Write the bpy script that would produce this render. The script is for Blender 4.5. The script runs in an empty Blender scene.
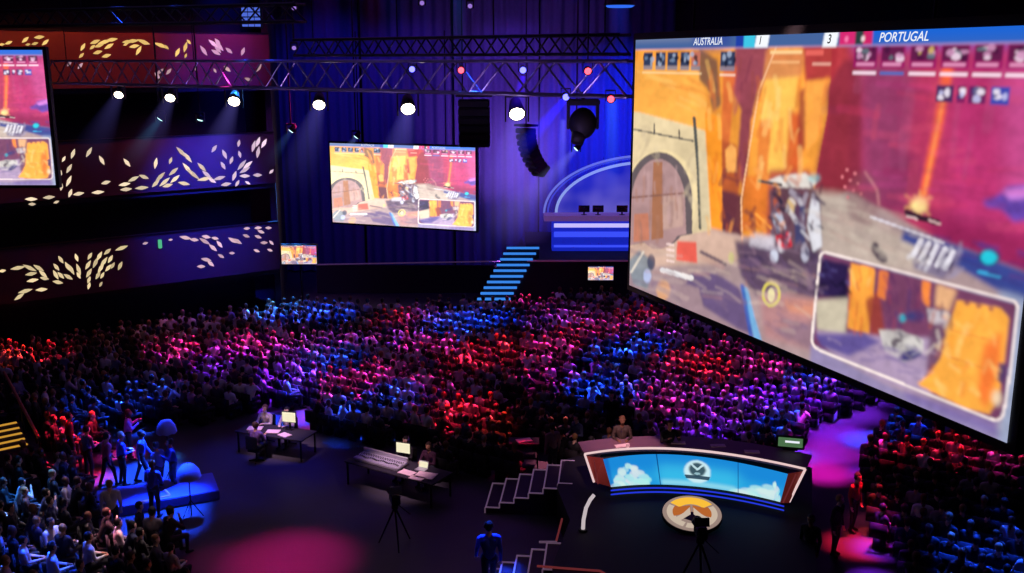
import bpy, bmesh, math, random
import numpy as np
from mathutils import Vector, Matrix
random.seed(7); RNG = np.random.RandomState(7)
PI = math.pi
scene = bpy.context.scene
C = scene.collection
# ------------------------------------------------------------------ camera
PITCH = math.radians(12.74); CH = 13.0; F = 1000.0
cam_d = bpy.data.cameras.new('camera'); cam = bpy.data.objects.new('camera', cam_d); C.objects.link(cam)
cam.location = (0, 0, CH); cam.rotation_euler = (PI/2 - PITCH, 0, 0)
cam_d.sensor_width = 36; cam_d.lens = F/1024*36; cam_d.clip_end = 400
scene.camera = cam
CAM = Vector((0, 0, CH))
def ray(px, py):
    u = (px-512)/F; v = (286.5-py)/F
    return Vector((u, math.cos(PITCH)+v*math.sin(PITCH), -math.sin(PITCH)+v*math.cos(PITCH)))
def at_z(px, py, z):
    d = ray(px, py); return CAM + d*((z-CH)/d.z)
def at_y(px, py, y):
    d = ray(px, py); return CAM + d*(y/d.y)
def on_plane(px, py, p0, n):
    d = ray(px, py); return CAM + d*((p0-CAM).dot(n)/d.dot(n))
def project(P):      # arrays (...,3) -> px, py (used for layout of seats and for the feed drawing)
    P = np.asarray(P, float); x = P[..., 0]; y = P[..., 1]; z = P[..., 2]-CH
    f = y*math.cos(PITCH) - z*math.sin(PITCH); up = y*math.sin(PITCH) + z*math.cos(PITCH)
    return 512 + F*x/f, 286.5 - F*up/f
# ------------------------------------------------------------------ colour helpers
def lin(c):
    c = np.asarray(c, float)/255.0
    return np.where(c <= .04045, c/12.92, ((c+.055)/1.055)**2.4)
def rgba(c): l = lin(c); return (float(l[0]), float(l[1]), float(l[2]), 1)
# ------------------------------------------------------------------ materials
def nodes(name):
    m = bpy.data.materials.new(name); m.use_nodes = True; nt = m.node_tree; nt.nodes.clear()
    out = nt.nodes.new('ShaderNodeOutputMaterial'); return m, nt, out
def mat(name, col, rough=.6, metal=0, noise=0.15, nscale=6, bump=0, emis=None, es=0, spec=.5):
    m, nt, out = nodes(name); N = nt.nodes; L = nt.links
    b = N.new('ShaderNodeBsdfPrincipled'); L.new(b.outputs[0], out.inputs[0])
    c = rgba(col)
    b.inputs['Roughness'].default_value = rough; b.inputs['Metallic'].default_value = metal
    b.inputs['Specular IOR Level'].default_value = spec
    tc = N.new('ShaderNodeTexCoord'); nz = N.new('ShaderNodeTexNoise'); nz.inputs['Scale'].default_value = nscale
    nz.inputs['Detail'].default_value = 3
    L.new(tc.outputs['Object'], nz.inputs['Vector'])
    mr = N.new('ShaderNodeMapRange'); mr.inputs['To Min'].default_value = 1-noise; mr.inputs['To Max'].default_value = 1+noise
    L.new(nz.outputs['Fac'], mr.inputs[0])
    mx = N.new('ShaderNodeVectorMath'); mx.operation = 'SCALE'; mx.inputs[0].default_value = c[:3]
    L.new(mr.outputs[0], mx.inputs['Scale']); L.new(mx.outputs[0], b.inputs['Base Color'])
    if bump:
        bp = N.new('ShaderNodeBump'); bp.inputs['Strength'].default_value = bump
        L.new(nz.outputs['Fac'], bp.inputs['Height']); L.new(bp.outputs[0], b.inputs['Normal'])
    if emis is not None:
        b.inputs['Emission Color'].default_value = rgba(emis); b.inputs['Emission Strength'].default_value = es
    return m
def emit(name, col, s=1):
    m, nt, out = nodes(name); e = nt.nodes.new('ShaderNodeEmission'); e.inputs[0].default_value = rgba(col); e.inputs[1].default_value = s
    nt.links.new(e.outputs[0], out.inputs[0]); return m
def emit_attr(name, s=1):
    m, nt, out = nodes(name); e = nt.nodes.new('ShaderNodeEmission'); a = nt.nodes.new('ShaderNodeAttribute'); a.attribute_name = 'Col'
    nt.links.new(a.outputs['Color'], e.inputs[0]); e.inputs[1].default_value = s; nt.links.new(e.outputs[0], out.inputs[0]); return m
def cloth_obj(name, mode):      # colour from the object's own colour; slight variation by object
    m, nt, out = nodes(name); N = nt.nodes; L = nt.links
    b = N.new('ShaderNodeBsdfPrincipled'); b.inputs['Roughness'].default_value = .75; L.new(b.outputs[0], out.inputs[0])
    oi = N.new('ShaderNodeObjectInfo')
    if mode == 'shirt': L.new(oi.outputs['Color'], b.inputs['Base Color'])
    else:
        cr = N.new('ShaderNodeValToRGB'); L.new(oi.outputs['Random'], cr.inputs[0]); cr.color_ramp.interpolation = 'CONSTANT'
        stops = {'skin': [(235, 190, 160), (200, 150, 115), (240, 200, 175), (120, 80, 60)],
                 'hair': [(25, 18, 14), (60, 38, 24), (16, 14, 14), (150, 115, 70), (95, 60, 35)],
                 'pants': [(24, 26, 36), (40, 44, 60), (18, 18, 20), (60, 58, 55)]}[mode]
        e = cr.color_ramp.elements
        while len(e) < len(stops): e.new(.5)
        for i, s in enumerate(stops): e[i].position = i/len(stops); e[i].color = rgba(s)
        L.new(cr.outputs[0], b.inputs['Base Color'])
    return m
M = dict(
    floor=None,
    black=mat('matte_black', (10, 10, 12), .7), gloss=mat('gloss_black', (8, 8, 10), .25), bezel=mat('bezel_black', (6, 6, 8), .6),
    metal=mat('truss_aluminium', (120, 120, 135), .35, .8), dark_metal=mat('dark_metal', (30, 30, 36), .45, .6),
    wall=mat('dark_wall', (34, 28, 44), .85, bump=.1), wall_plum=mat('plum_panel', (96, 44, 50), .6, noise=.25, nscale=1.5),
    wall_plum2=mat('dark_plum_panel', (58, 34, 46), .6, noise=.25, nscale=1.5), array_grey=mat('array_grey', (54, 48, 70), .6), concrete=mat('dark_slab', (26, 24, 32), .8), drape=mat('drape_cloth', (70, 62, 110), .9),
    white=mat('white_edge', (190, 170, 195), .5, emis=(190, 150, 190), es=.14), tread=mat('plum_tread', (58, 40, 66), .7),
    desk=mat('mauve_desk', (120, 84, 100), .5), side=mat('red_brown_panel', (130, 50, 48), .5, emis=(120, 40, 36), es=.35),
    paper=mat('pale_paper', (235, 205, 210), .7), steel=mat('pale_console', (190, 188, 200), .4, .3), button=mat('dark_controls', (30, 30, 38), .4),
    wood=mat('table_cloth', (34, 30, 40), .8), seat=mat('seat_fabric', (18, 16, 26), .85), leafy=emit_attr('leaf_glow', 1.0),
    feed=emit_attr('screen_feed', 1.12), feed_b=emit_attr('screen_feed_bright', 1.25),
    skin=cloth_obj('skin', 'skin'), hair=cloth_obj('hair', 'hair'), pants=cloth_obj('trousers', 'pants'), shirt=cloth_obj('shirt', 'shirt'),
    shoe=mat('shoe_leather', (15, 13, 13), .5), eye=mat('eye_dark', (12, 10, 10), .3),
    booth=mat('booth_blue', (40, 50, 190), .6, emis=(30, 50, 230), es=.5), strip_w=emit('strip_white', (200, 190, 255), 1.0),
    strip_b=emit('strip_blue', (60, 80, 250), 1.0), cyan=emit('tread_cyan', (60, 140, 245), .9), yellow=emit('nosing_yellow', (235, 170, 60), .7),
    led_b=emit('led_blue', (40, 60, 235), .9), lamp=emit('lamp_white', (255, 240, 215), 14), lampc=emit('lamp_cyan', (190, 240, 245), 1.6),
    lampb=emit('lamp_blue', (90, 90, 255), 5), lampr=emit('lamp_red', (255, 70, 90), 4), lamp_v=emit('lamp_violet', (170, 130, 235), .8),
    txt=emit('text_white', (235, 240, 250), 1.0), orange=emit('emblem_orange', (250, 190, 60), 1.0), em_brown=emit('emblem_amber', (200, 110, 50), .8),
    em_white=emit('emblem_cream', (215, 195, 175), .85), em_dark=mat('emblem_dark', (30, 25, 40), .5), white_line=emit('edge_strip', (240, 205, 205), .95),
    red_line=emit('edge_red', (150, 60, 66), .4), green=emit('monitor_green', (110, 160, 110), .45), mon=emit('monitor_pale', (245, 235, 200), 1.0),
)
# ------------------------------------------------------------------ object helpers
def add(name, me, parent=None, loc=None):
    o = bpy.data.objects.new(name, me); C.objects.link(o)
    if parent is not None: o.parent = parent
    if loc is not None: o.location = loc
    return o
def tag(o, label=None, cat=None, group=None, kind=None):
    if label: o['label'] = label
    if cat: o['category'] = cat
    if group: o['group'] = group
    if kind: o['kind'] = kind
    return o
def empty(name, loc, label=None, cat=None, group=None, rz=0):
    o = bpy.data.objects.new(name, None); C.objects.link(o); o.location = loc; o.rotation_euler = (0, 0, rz); o.empty_display_size = .2
    return tag(o, label, cat, group)
def mesh_of(bm, m, smooth=False, name='m'):
    me = bpy.data.meshes.new(name); bm.normal_update(); bm.to_mesh(me); bm.free()
    for x in (m if isinstance(m, (list, tuple)) else [m]): me.materials.append(x)
    if smooth: me.polygons.foreach_set('use_smooth', [True]*len(me.polygons))
    return me
def box(bm, c, s, rz=0, rx=0, ry=0, bev=0, mi=0):
    r = bmesh.ops.create_cube(bm, size=1.0); vs = r['verts']
    mtx = Matrix.Translation(c) @ Matrix.Rotation(rz, 4, 'Z') @ Matrix.Rotation(rx, 4, 'X') @ Matrix.Rotation(ry, 4, 'Y') @ Matrix.Diagonal((*s, 1))
    bmesh.ops.transform(bm, matrix=mtx, verts=vs)
    fs = {f for v in vs for f in v.link_faces}
    for f in fs: f.material_index = mi
    if bev:
        es = list({e for v in vs for e in v.link_edges})
        bmesh.ops.bevel(bm, geom=es, offset=bev, segments=2, affect='EDGES', clamp_overlap=True)
def cyl(bm, p0, p1, r0, r1=None, seg=10, mi=0):
    p0 = Vector(p0); p1 = Vector(p1); r1 = r0 if r1 is None else r1; d = p1-p0
    r = bmesh.ops.create_cone(bm, cap_ends=True, segments=seg, radius1=r0, radius2=r1, depth=d.length)
    q = Vector((0, 0, 1)).rotation_difference(d.normalized()).to_matrix().to_4x4()
    bmesh.ops.transform(bm, matrix=Matrix.Translation((p0+p1)/2) @ q, verts=r['verts'])
    for f in {f for v in r['verts'] for f in v.link_faces}: f.material_index = mi
def ball(bm, c, r, s=(1, 1, 1), sub=2, mi=0):
    q = bmesh.ops.create_icosphere(bm, subdivisions=sub, radius=r)
    bmesh.ops.transform(bm, matrix=Matrix.Translation(c) @ Matrix.Diagonal((*s, 1)), verts=q['verts'])
    for f in {f for v in q['verts'] for f in v.link_faces}: f.material_index = mi
def B(name, m, fn, parent=None, loc=None, smooth=False):
    bm = bmesh.new(); fn(bm); return add(name, mesh_of(bm, m, smooth, name), parent, loc)
def boxo(name, m, c, s, parent=None, rz=0, rx=0, bev=0):
    bm = bmesh.new(); box(bm, (0, 0, 0), s, bev=bev)
    o = add(name, mesh_of(bm, m, name=name), parent, c); o.rotation_euler = (rx, 0, rz); return o
def ruled(name, m, top, bot, parent=None, thick=0, off=None):
    """surface between two polylines; world points"""
    bm = bmesh.new(); n = len(top)
    a = [bm.verts.new(p) for p in top]; b = [bm.verts.new(p) for p in bot]
    for i in range(n-1): bm.faces.new((b[i], b[i+1], a[i+1], a[i]))
    if thick:
        bmesh.ops.solidify(bm, geom=list(bm.faces), thickness=thick)
    return add(name, mesh_of(bm, m, name=name), parent)
def copy_tree(o, parent=None):
    c = o.copy(); C.objects.link(c)
    if parent: c.parent = parent
    for ch in list(o.children): copy_tree(ch, c)
    return c
# ------------------------------------------------------------------ floor and shell
def floor_mat():
    m, nt, out = nodes('venue_floor'); N = nt.nodes; L = nt.links
    b = N.new('ShaderNodeBsdfPrincipled'); L.new(b.outputs[0], out.inputs[0])
    tc = N.new('ShaderNodeTexCoord'); nz = N.new('ShaderNodeTexNoise'); nz.inputs['Scale'].default_value = .6; nz.inputs['Detail'].default_value = 5
    L.new(tc.outputs['Object'], nz.inputs[0]); cr = N.new('ShaderNodeValToRGB'); L.new(nz.outputs[0], cr.inputs[0])
    cr.color_ramp.elements[0].color = rgba((52, 50, 60)); cr.color_ramp.elements[1].color = rgba((74, 70, 84))
    L.new(cr.outputs[0], b.inputs['Base Color']); b.inputs['Roughness'].default_value = .5
    n2 = N.new('ShaderNodeTexNoise'); n2.inputs['Scale'].default_value = 9; L.new(tc.outputs['Object'], n2.inputs[0])
    bp = N.new('ShaderNodeBump'); bp.inputs['Strength'].default_value = .1; L.new(n2.outputs[0], bp.inputs['Height']); L.new(bp.outputs[0], b.inputs['Normal'])
    return m
M['floor'] = floor_mat()
tag(boxo('floor', M['floor'], (5, 40, -.15), (110, 90, .3)), kind='structure')
tag(boxo('ceiling', M['black'], (5, 40, 19.65), (110, 90, .3)), kind='structure')
tag(boxo('wall_back', M['wall'], (5, 63.15, 9.7), (110, .3, 19.6)), kind='structure')
tag(boxo('wall_right', M['wall'], (48.15, 40, 9.7), (.3, 90, 19.6)), kind='structure')
tag(boxo('wall_rear', M['wall'], (5, -5.15, 9.7), (110, .3, 19.6)), kind='structure')
# left wall : runs away to the right
WP = Vector((-12, 50, 0)); WD = Vector((1388, 1025, 0)).normalized(); WN = Vector((WD.y, -WD.x, 0))   # WN points to the room
WA = math.atan2(WD.y, WD.x)
def wall_pt(s, off, z): return WP + WD*s + WN*off + Vector((0, 0, z))
WL = 44.0
tag(boxo('wall_left', M['wall'], wall_pt(-WL/2+0.0, -3.2, 9.7), (WL, .3, 19.6), rz=WA), kind='structure')
# return wall from the end of the left wall to the back wall
tag(boxo('wall_corner', M['wall'], (-13.35, 56.8, 9.7), (.3, 12.6, 19.6), rz=math.radians(11)), kind='structure')
# ------------------------------------------------------------------ balconies with leaf-shaped lights
Z2 = lambda zx, zy: (zx/3.371, 130+zy/3.371)
band2 = [(215,98,60,22),(246,80,70,35),(300,75,60,38),(343,102,-60,35),(428,110,-50,35),(525,112,80,38),(575,103,70,25),(612,75,-45,50),(632,92,-50,45),(632,130,-50,50),(650,148,-40,60),(680,125,-45,40),(697,150,-40,40),(204,148,80,25),(233,130,60,35),(232,172,65,40),(207,192,80,25),(237,213,70,30),(265,215,10,38),(330,210,5,42),(357,177,15,32),(420,183,10,40),(450,165,25,40),(485,158,-20,35),(425,200,5,40),(478,195,5,45),(540,158,45,45),(525,180,45,35),(555,175,40,45),(585,140,40,40),(590,165,40,40),(565,187,15,35),(620,180,-10,40),(690,165,10,50),(715,170,-30,30),(105,233,0,42),(165,227,5,40),(108,250,0,25),(190,243,20,20),(722,63,55,30),(757,82,-65,35),(752,120,-60,30),(780,102,70,28),(808,82,-75,25),(805,45,80,25),(815,118,50,45),(835,118,40,40),(825,135,30,40),(740,162,15,40),(762,183,10,35),(790,155,70,35),(825,155,0,35),(868,152,0,30),(835,178,-30,20),(855,55,75,40),(870,40,70,35),(870,75,80,40),(890,45,60,35),(800,180,60,25),(915,140,45,20)]
band3 = [(8,475,10,25),(60,465,10,50),(100,465,-25,50),(130,465,-30,40),(145,485,-40,35),(105,485,10,40),(110,507,10,40),(150,500,-10,30),(85,543,15,50),(140,538,5,40),(65,562,35,40),(205,437,-55,30),(228,460,-60,35),(258,430,-70,28),(190,462,-50,30),(188,488,-60,35),(205,490,-45,30),(230,495,-30,35),(240,470,-60,40),(265,470,-70,40),(265,490,-60,25),(195,513,-10,35),(303,425,60,28),(297,455,60,35),(300,482,60,35),(300,505,70,25),(300,525,75,25),(322,447,65,40),(335,425,60,35),(362,410,40,30),(340,465,60,40),(350,445,55,40),(372,435,60,30),(330,490,60,30),(345,490,60,25),(365,465,50,30),(380,457,60,25),(405,458,65,32),(340,520,60,20),(410,398,20,45),(490,382,15,20),(575,370,10,15),(625,363,-10,40),(655,370,-5,30),(690,375,-30,40),(695,360,-10,30),(725,365,-10,25),(718,397,-40,35),(740,385,-50,30),(745,425,-30,25),(695,437,-10,35),(710,450,-40,30),(678,460,0,28),(785,372,-30,35),(800,375,-30,35),(830,357,-20,25),(832,332,5,22),(870,330,5,25),(905,330,0,22),(880,343,-20,25),(870,360,-20,25),(890,380,0,25),(915,380,-45,20),(865,407,-20,22),(910,405,-20,20),(782,415,0,20)]
b1a = [(10,255,5,35),(50,245,20,45),(145,228,40,50),(160,255,10,30),(225,213,5,60),(260,243,40,50),(200,250,15,40),(475,270,60,50),(467,318,45,40),(398,365,50,40),(460,378,50,45),(545,240,20,60),(570,260,20,60),(600,240,15,80),(640,228,10,70),(560,300,15,55),(530,270,40,40),(625,265,30,60),(610,320,15,55),(730,240,5,60),(760,235,5,70),(830,245,-15,60),(770,265,10,60),(795,290,60,60),(720,255,20,30)]
b1b = [(20,240,-20,80),(120,260,-20,90),(150,270,-40,40),(260,270,75,60),(280,240,-50,35),(215,300,65,55),(262,320,70,30),(365,290,-55,70),(420,250,-40,70),(445,240,-50,50),(445,280,-50,60),(435,300,-30,60),(455,265,-50,70),(510,290,-40,50),(590,295,70,50),(115,410,40,50),(100,435,-50,50),(165,410,50,45),(320,390,80,30),(430,405,-60,30),(500,395,-40,50),(680,390,55,55),(620,455,-20,45)]
leaves = [[(zx/5.733, zy/5.733, a, l/5.733) for zx, zy, a, l in b1a] + [(140+zx/5.733, zy/5.733, a, l/5.733) for zx, zy, a, l in b1b],
          [(*Z2(zx, zy), a, l/3.371) for zx, zy, a, l in band2], [(*Z2(zx, zy), a, l/3.371) for zx, zy, a, l in band3]]
bands = [(11.8, 14.25, 'upper balcony front with warm yellow leaf-shaped lights behind the truss', 'plum'),
         (7.0, 9.5, 'middle balcony front pierced with cream leaf-shaped lights beside the left screen', 'plum'),
         (2.6, 5.0, 'lowest balcony front with leaf-shaped lights just above the crowd', 'plum')]
for bi, (z0, z1, lab, _) in enumerate(bands):
    root = empty('balcony_front', wall_pt(-WL/2, 0, z0), lab, 'balcony', 'balcony fronts on the left wall')
    inv = Matrix.Translation(root.location).inverted()
    def pan(bm):
        box(bm, wall_pt(-WL/2+.2, -.1, (z0+z1)/2) - root.location, (WL, .2, z1-z0), rz=WA)
    B('front_panel', M['wall_plum'] if bi == 0 else M['wall_plum2'], pan, root)
    boxo('rail_cap', M['dark_metal'], wall_pt(-WL/2+.2, -.1, z1+.03)-root.location, (WL, .28, .06), root, rz=WA)
    boxo('floor_slab', M['concrete'], wall_pt(-WL/2+.2, -1.6, z0-.12)-root.location, (WL, 2.9, .24), root, rz=WA)
    bm = bmesh.new(); cl = bm.loops.layers.float_color.new('Col')
    for (x, y, a, l) in leaves[bi]:
        a = math.radians(a); hl = l/2*1.05; hw = min(1.5, l*.16)+.45
        col = np.array((250, 225, 190)) if bi else np.array((250, 205, 120))
        if bi == 2: col = np.array((240, 215, 165)) if x < 130 else np.array((225, 185, 200))
        if bi == 1 and x > 205: col = np.array((235, 205, 225))
        if bi == 0 and x > 195: col = np.array((235, 170, 215))
        if y > 62 and bi == 0: col = np.array((190, 150, 160))
        col = lin(col*(.88+.12*RNG.rand()))*(.75+.5*RNG.rand())
        pts = []
        for k in range(12):
            t = k/12*2*PI; c = math.cos(t); s = math.sin(t)
            ex = hl*c; ey = hw*s*(1-abs(c)**1.6*.75)
            X = x + ex*math.cos(a) - ey*math.sin(a); Y = y - (ex*math.sin(a) + ey*math.cos(a))
            p = on_plane(X, Y, wall_pt(0, .02, 0), WN)
            pts.append(bm.verts.new(p - root.location))
        f = bm.faces.new(pts)
        for lp in f.loops: lp[cl] = (*col, 1)
    add('leaf_lights', mesh_of(bm, M['leafy']), root)
# green exit lamp on the lowest balcony
p = on_plane(160, 244, wall_pt(0, .05, 0), WN)
tag(boxo('exit_lamp', emit('exit_green', (90, 200, 150), .8), p, (.18, .06, .42), rz=WA, bev=.02), 'small green-lit exit lamp on the lowest balcony front', 'exit lamp')
# ------------------------------------------------------------------ game feed painter
BR = at_y(1008, 443, 14.0)                        # bottom near corner of the big screen
BL = at_z(630, 285, BR.z)
sdir = (BR-BL); SW = sdir.length; sdir.normalize()
d = ray(637, 40); tl = CAM + d*(BL.y/d.y); SH = tl.z - BL.z
SH = SW*9/16 if abs(SH-SW*9/16) > 1.2 else SH
print('big screen', BR, BL, SW, SH, tl.z)
NU, NV = 640, 380
uu, vv = np.meshgrid(np.linspace(0, 1, NU), np.linspace(0, 1, NV))
P = np.array(BL)[None, None] + uu[..., None]*np.array(sdir)*SW + vv[..., None]*np.array((0, 0, SH))
PX, PY = project(P)
class Canvas:
    def __init__(s, X, Y, base): s.X, s.Y = X, Y; s.img = np.ones(X.shape+(3,))*lin(base)
    def blur(s, m, n):
        for _ in range(2):
            for ax in (0, 1):
                k = max(1, int(n)); c = np.cumsum(np.pad(m, [(k+1, k) if a == ax else (0, 0) for a in (0, 1)], mode='edge'), axis=ax)
                m = (np.take(c, range(2*k+1, c.shape[ax]), ax) - np.take(c, range(0, c.shape[ax]-2*k-1), ax))/(2*k+1)
        return m
    def put(s, m, col, a=1, soft=0, tex=None):
        m = m.astype(float)
        if soft: m = s.blur(m, soft)
        m = (m*a)[..., None]; c = lin(col)
        if tex is not None: c = c*tex[..., None]
        s.img = s.img*(1-m) + c*m
    def poly(s, pts, col, a=1, soft=0, tex=None):
        ins = np.zeros(s.X.shape, bool); n = len(pts)
        for i in range(n):
            x0, y0 = pts[i]; x1, y1 = pts[(i+1) % n]
            if y0 == y1: continue
            c = ((y0 > s.Y) != (y1 > s.Y)) & (s.X < (x1-x0)*(s.Y-y0)/(y1-y0)+x0); ins ^= c
        s.put(ins, col, a, soft, tex)
    def ell(s, cx, cy, rx, ry, col, a=1, soft=0, ang=0, ring=0):
        t = math.radians(ang); dx = s.X-cx; dy = s.Y-cy
        u = (dx*math.cos(t)+dy*math.sin(t))/rx; v = (-dx*math.sin(t)+dy*math.cos(t))/ry; r = np.sqrt(u*u+v*v)
        m = r < 1
        if ring: m &= r > 1-ring
        s.put(m, col, a, soft)
    def line(s, pts, w, col, a=1, soft=0, w2=None):
        m = np.zeros(s.X.shape, bool); w2 = w if w2 is None else w2; n = len(pts)-1
        for i in range(n):
            (x0, y0), (x1, y1) = pts[i], pts[i+1]; L2 = (x1-x0)**2+(y1-y0)**2+1e-9
            t = np.clip(((s.X-x0)*(x1-x0)+(s.Y-y0)*(y1-y0))/L2, 0, 1)
            dd = np.hypot(s.X-x0-t*(x1-x0), s.Y-y0-t*(y1-y0)); ww = w+(w2-w)*(i+t)/n
            m |= dd < ww/2
        s.put(m, col, a, soft)
def vnoise(X, Y, sc, seed, octs=4):
    out = 0; amp = .5
    for o in range(octs):
        r = np.random.RandomState(seed+o).rand(64, 64); x = X/sc*2**o; y = Y/sc*2**o
        xi = np.floor(x).astype(int); yi = np.floor(y).astype(int); fx = x-xi; fy = y-yi; fx = fx*fx*(3-2*fx); fy = fy*fy*(3-2*fy)
        a = r[xi % 64, yi % 64]; b = r[(xi+1) % 64, yi % 64]; c = r[xi % 64, (yi+1) % 64]; e = r[(xi+1) % 64, (yi+1) % 64]
        out = out + amp*((a*(1-fx)+b*fx)*(1-fy)+(c*(1-fx)+e*fx)*fy); amp /= 2
    return out
def paint_feed():
    k = Canvas(PX, PY, (150, 50, 100)); nz = vnoise(PX, PY, 38, 3); nv = vnoise(PX*2.2, PY*.5, 34, 9); nf = vnoise(PX, PY, 11, 20)
    rock = .55+.9*nv; T = .75+.5*nz
    # sky / right side haze
    k.poly([(820, 0), (1100, 0), (1100, 320), (820, 270)], (182, 56, 96), tex=T)
    k.poly([(815, 0), (852, 0), (850, 200), (815, 210)], (190, 62, 70), 1, 5, T)
    k.poly([(862, 60), (915, 60), (905, 200), (862, 215)], (146, 62, 104), .9, 9, T)
    k.poly([(955, 60), (1100, 40), (1100, 330), (945, 240)], (186, 52, 112), .9, 9, T)
    k.poly([(1000, 70), (1100, 60), (1100, 260), (1010, 200)], (206, 84, 150), .8, 10, T)
    k.poly([(895, 150), (925, 160), (915, 215), (880, 215)], (126, 48, 88), .7, 6)
    k.poly([(925, 212), (1100, 250), (1100, 340), (935, 240)], (148, 36, 86), .9, 5, T)
    # canyon
    k.poly([(625, 0), (835, 0), (832, 70), (828, 115), (818, 170), (808, 260), (620, 260)], (246, 158, 62), tex=rock)
    k.poly([(625, 60), (700, 66), (716, 140), (620, 120)], (252, 176, 80), .8, 4, T)
    k.poly([(700, 48), (718, 60), (722, 105), (714, 112), (708, 88), (700, 80)], (120, 84, 70), .9, 2)
    k.poly([(736, 45), (770, 45), (766, 80), (752, 120), (746, 200), (738, 160), (742, 110), (733, 90)], (142, 62, 84), .95, 2, T)
    k.poly([(724, 66), (738, 66), (734, 100), (728, 170), (722, 140)], (214, 100, 56), .85, 2, T)
    k.poly([(768, 60), (800, 62), (796, 110), (794, 170), (758, 175), (762, 110)], (252, 192, 88), 1, 3, .75+.5*nv)
    k.poly([(790, 110), (806, 115), (800, 180), (786, 180)], (214, 86, 46), .9, 3)
    k.poly([(760, 120), (772, 118), (768, 180), (757, 180)], (226, 110, 50), .8, 2)
    k.poly([(803, 42), (840, 42), (836, 78), (806, 82)], (176, 52, 62), .95, 2, T)
    k.poly([(766, 50), (805, 50), (803, 76), (764, 80)], (206, 120, 80), .8, 2, T)
    k.poly([(805, 82), (830, 80), (826, 112), (818, 140), (808, 150), (801, 120)], (250, 164, 74), 1, 2, .7+.6*nz)
    k.poly([(800, 90), (806, 88), (806, 150), (798, 150)], (150, 54, 50), .8, 2)
    k.poly([(826, 90), (845, 60), (862, 60), (862, 200), (812, 215), (818, 160), (829, 115)], (136, 44, 62), .85, 3, T)
    # lower canyon rocks behind the stand-in figure
    k.poly([(722, 140), (737, 145), (742, 172), (735, 235), (722, 235)], (178, 84, 50), .95, 2)
    k.poly([(726, 150), (732, 144), (737, 148), (738, 172), (727, 172)], (246, 170, 90), 1, 1)
    k.poly([(722, 190), (744, 195), (742, 238), (722, 238)], (96, 48, 62), .95, 2)
    k.poly([(745, 176), (772, 176), (770, 226), (742, 232)], (236, 128, 52), 1, 2, rock)
    k.poly([(770, 170), (812, 170), (806, 240), (766, 240)], (176, 78, 66), .9, 3)
    # orange pillar left of centre
    k.poly([(706, 112), (722, 118), (723, 236), (707, 232)], (248, 150, 44), 1, 1, T)
    # ground
    gnd = [(625, 240), (700, 226), (742, 236), (812, 240), (815, 205), (850, 192), (890, 212), (935, 238), (1100, 300), (1100, 520), (600, 520), (600, 240)]
    k.poly(gnd, (172, 146, 148), 1, 2, .8+.4*nz)
    k.poly([(812, 190), (860, 196), (880, 226), (940, 250), (940, 275), (825, 262), (812, 240)], (190, 172, 160), .9, 4, .85+.3*nz)
    k.poly([(628, 238), (700, 226), (745, 238), (742, 262), (628, 268)], (214, 178, 158), .9, 3, .85+.3*nz)
    k.poly([(628, 275), (745, 290), (760, 345), (700, 335), (628, 290)], (158, 130, 140), .85, 6)
    k.poly([(760, 292), (818, 296), (816, 350), (765, 338)], (184, 130, 132), .9, 5)
    k.poly([(785, 300), (820, 302), (815, 316), (790, 312)], (226, 150, 120), .8, 3)
    k.poly([(772, 330), (816, 322), (816, 352)], (140, 112, 130), .8, 3)
    # gate
    k.poly([(625, 110), (640, 112), (692, 126), (706, 131), (712, 230), (625, 246)], (226, 204, 162), 1, 1, .88+.24*nz)
    k.line([(628, 128), (694, 141)], 1.6, (70, 70, 76)); k.line([(655, 124), (655, 134)], 1.4, (70, 70, 76)); k.line([(680, 130), (680, 139)], 1.4, (90, 80, 76))
    k.ell(662, 196, 36, 46, (246, 222, 170), .8, 1, ring=.12)
    k.ell(660, 200, 33, 48, (104, 92, 96)); k.poly([(627, 200), (693, 200), (693, 234), (627, 246)], (104, 92, 96))
    k.ell(659, 204, 27, 45, (176, 140, 140)); k.poly([(627, 204), (686, 204), (687, 234), (627, 246)], (176, 140, 140), tex=.85+.3*nz)
    k.poly([(654, 162), (663, 162), (664, 238), (652, 240)], (168, 112, 84)); k.line([(627, 198), (686, 193)], 1.6, (130, 90, 80))
    k.poly([(635, 214), (649, 213), (650, 240), (634, 242)], (196, 124, 100)); k.poly([(663, 196), (684, 196), (684, 226), (664, 230)], (200, 164, 150), .7, 1)
    k.line([(695, 118), (699, 170), (701, 228)], 3.2, (70, 76, 78), .95); k.poly([(699, 150), (707, 152), (710, 230), (702, 228)], (214, 196, 160), .9, 1)
    # thin light trail and ground shadows
    k.line([(778, 45), (760, 90), (750, 150), (742, 200), (743, 240)], 1.4, (252, 196, 150), .9)
    k.line([(742, 232), (748, 290), (762, 340)], 1.2, (214, 150, 140), .5)
    k.poly([(735, 240), (772, 246), (822, 250), (826, 300), (800, 296), (775, 288), (757, 296), (742, 276)], (84, 62, 92), .92, 3, .8+.4*nz)
    k.poly([(692, 274), (705, 270), (722, 276), (740, 288), (754, 335), (738, 328), (722, 318), (704, 306), (700, 288), (686, 284)], (98, 78, 122), .92, 2)
    k.line([(702, 252), (726, 264)], 3.5, (92, 74, 92), .9, 1)
    k.line([(746, 290), (752, 316), (759, 340)], 6, (116, 176, 222), .95, 1, w2=7); k.line([(743, 286), (752, 336)], 4, (50, 90, 180), .8, 1)
    # interface blocks at the left
    k.poly([(678, 241), (697, 242), (698, 263), (677, 260)], (234, 92, 78), .95, 1); 
    for q in range(4): k.line([(668, 244+q*5.5), (674, 245+q*5.5)], 2.4, (250, 220, 214), .8)
    k.line([(663, 270), (692, 278)], 5, (244, 240, 240)); k.ell(664, 290, 7, 10, (232, 170, 120), .8, 2)
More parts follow.
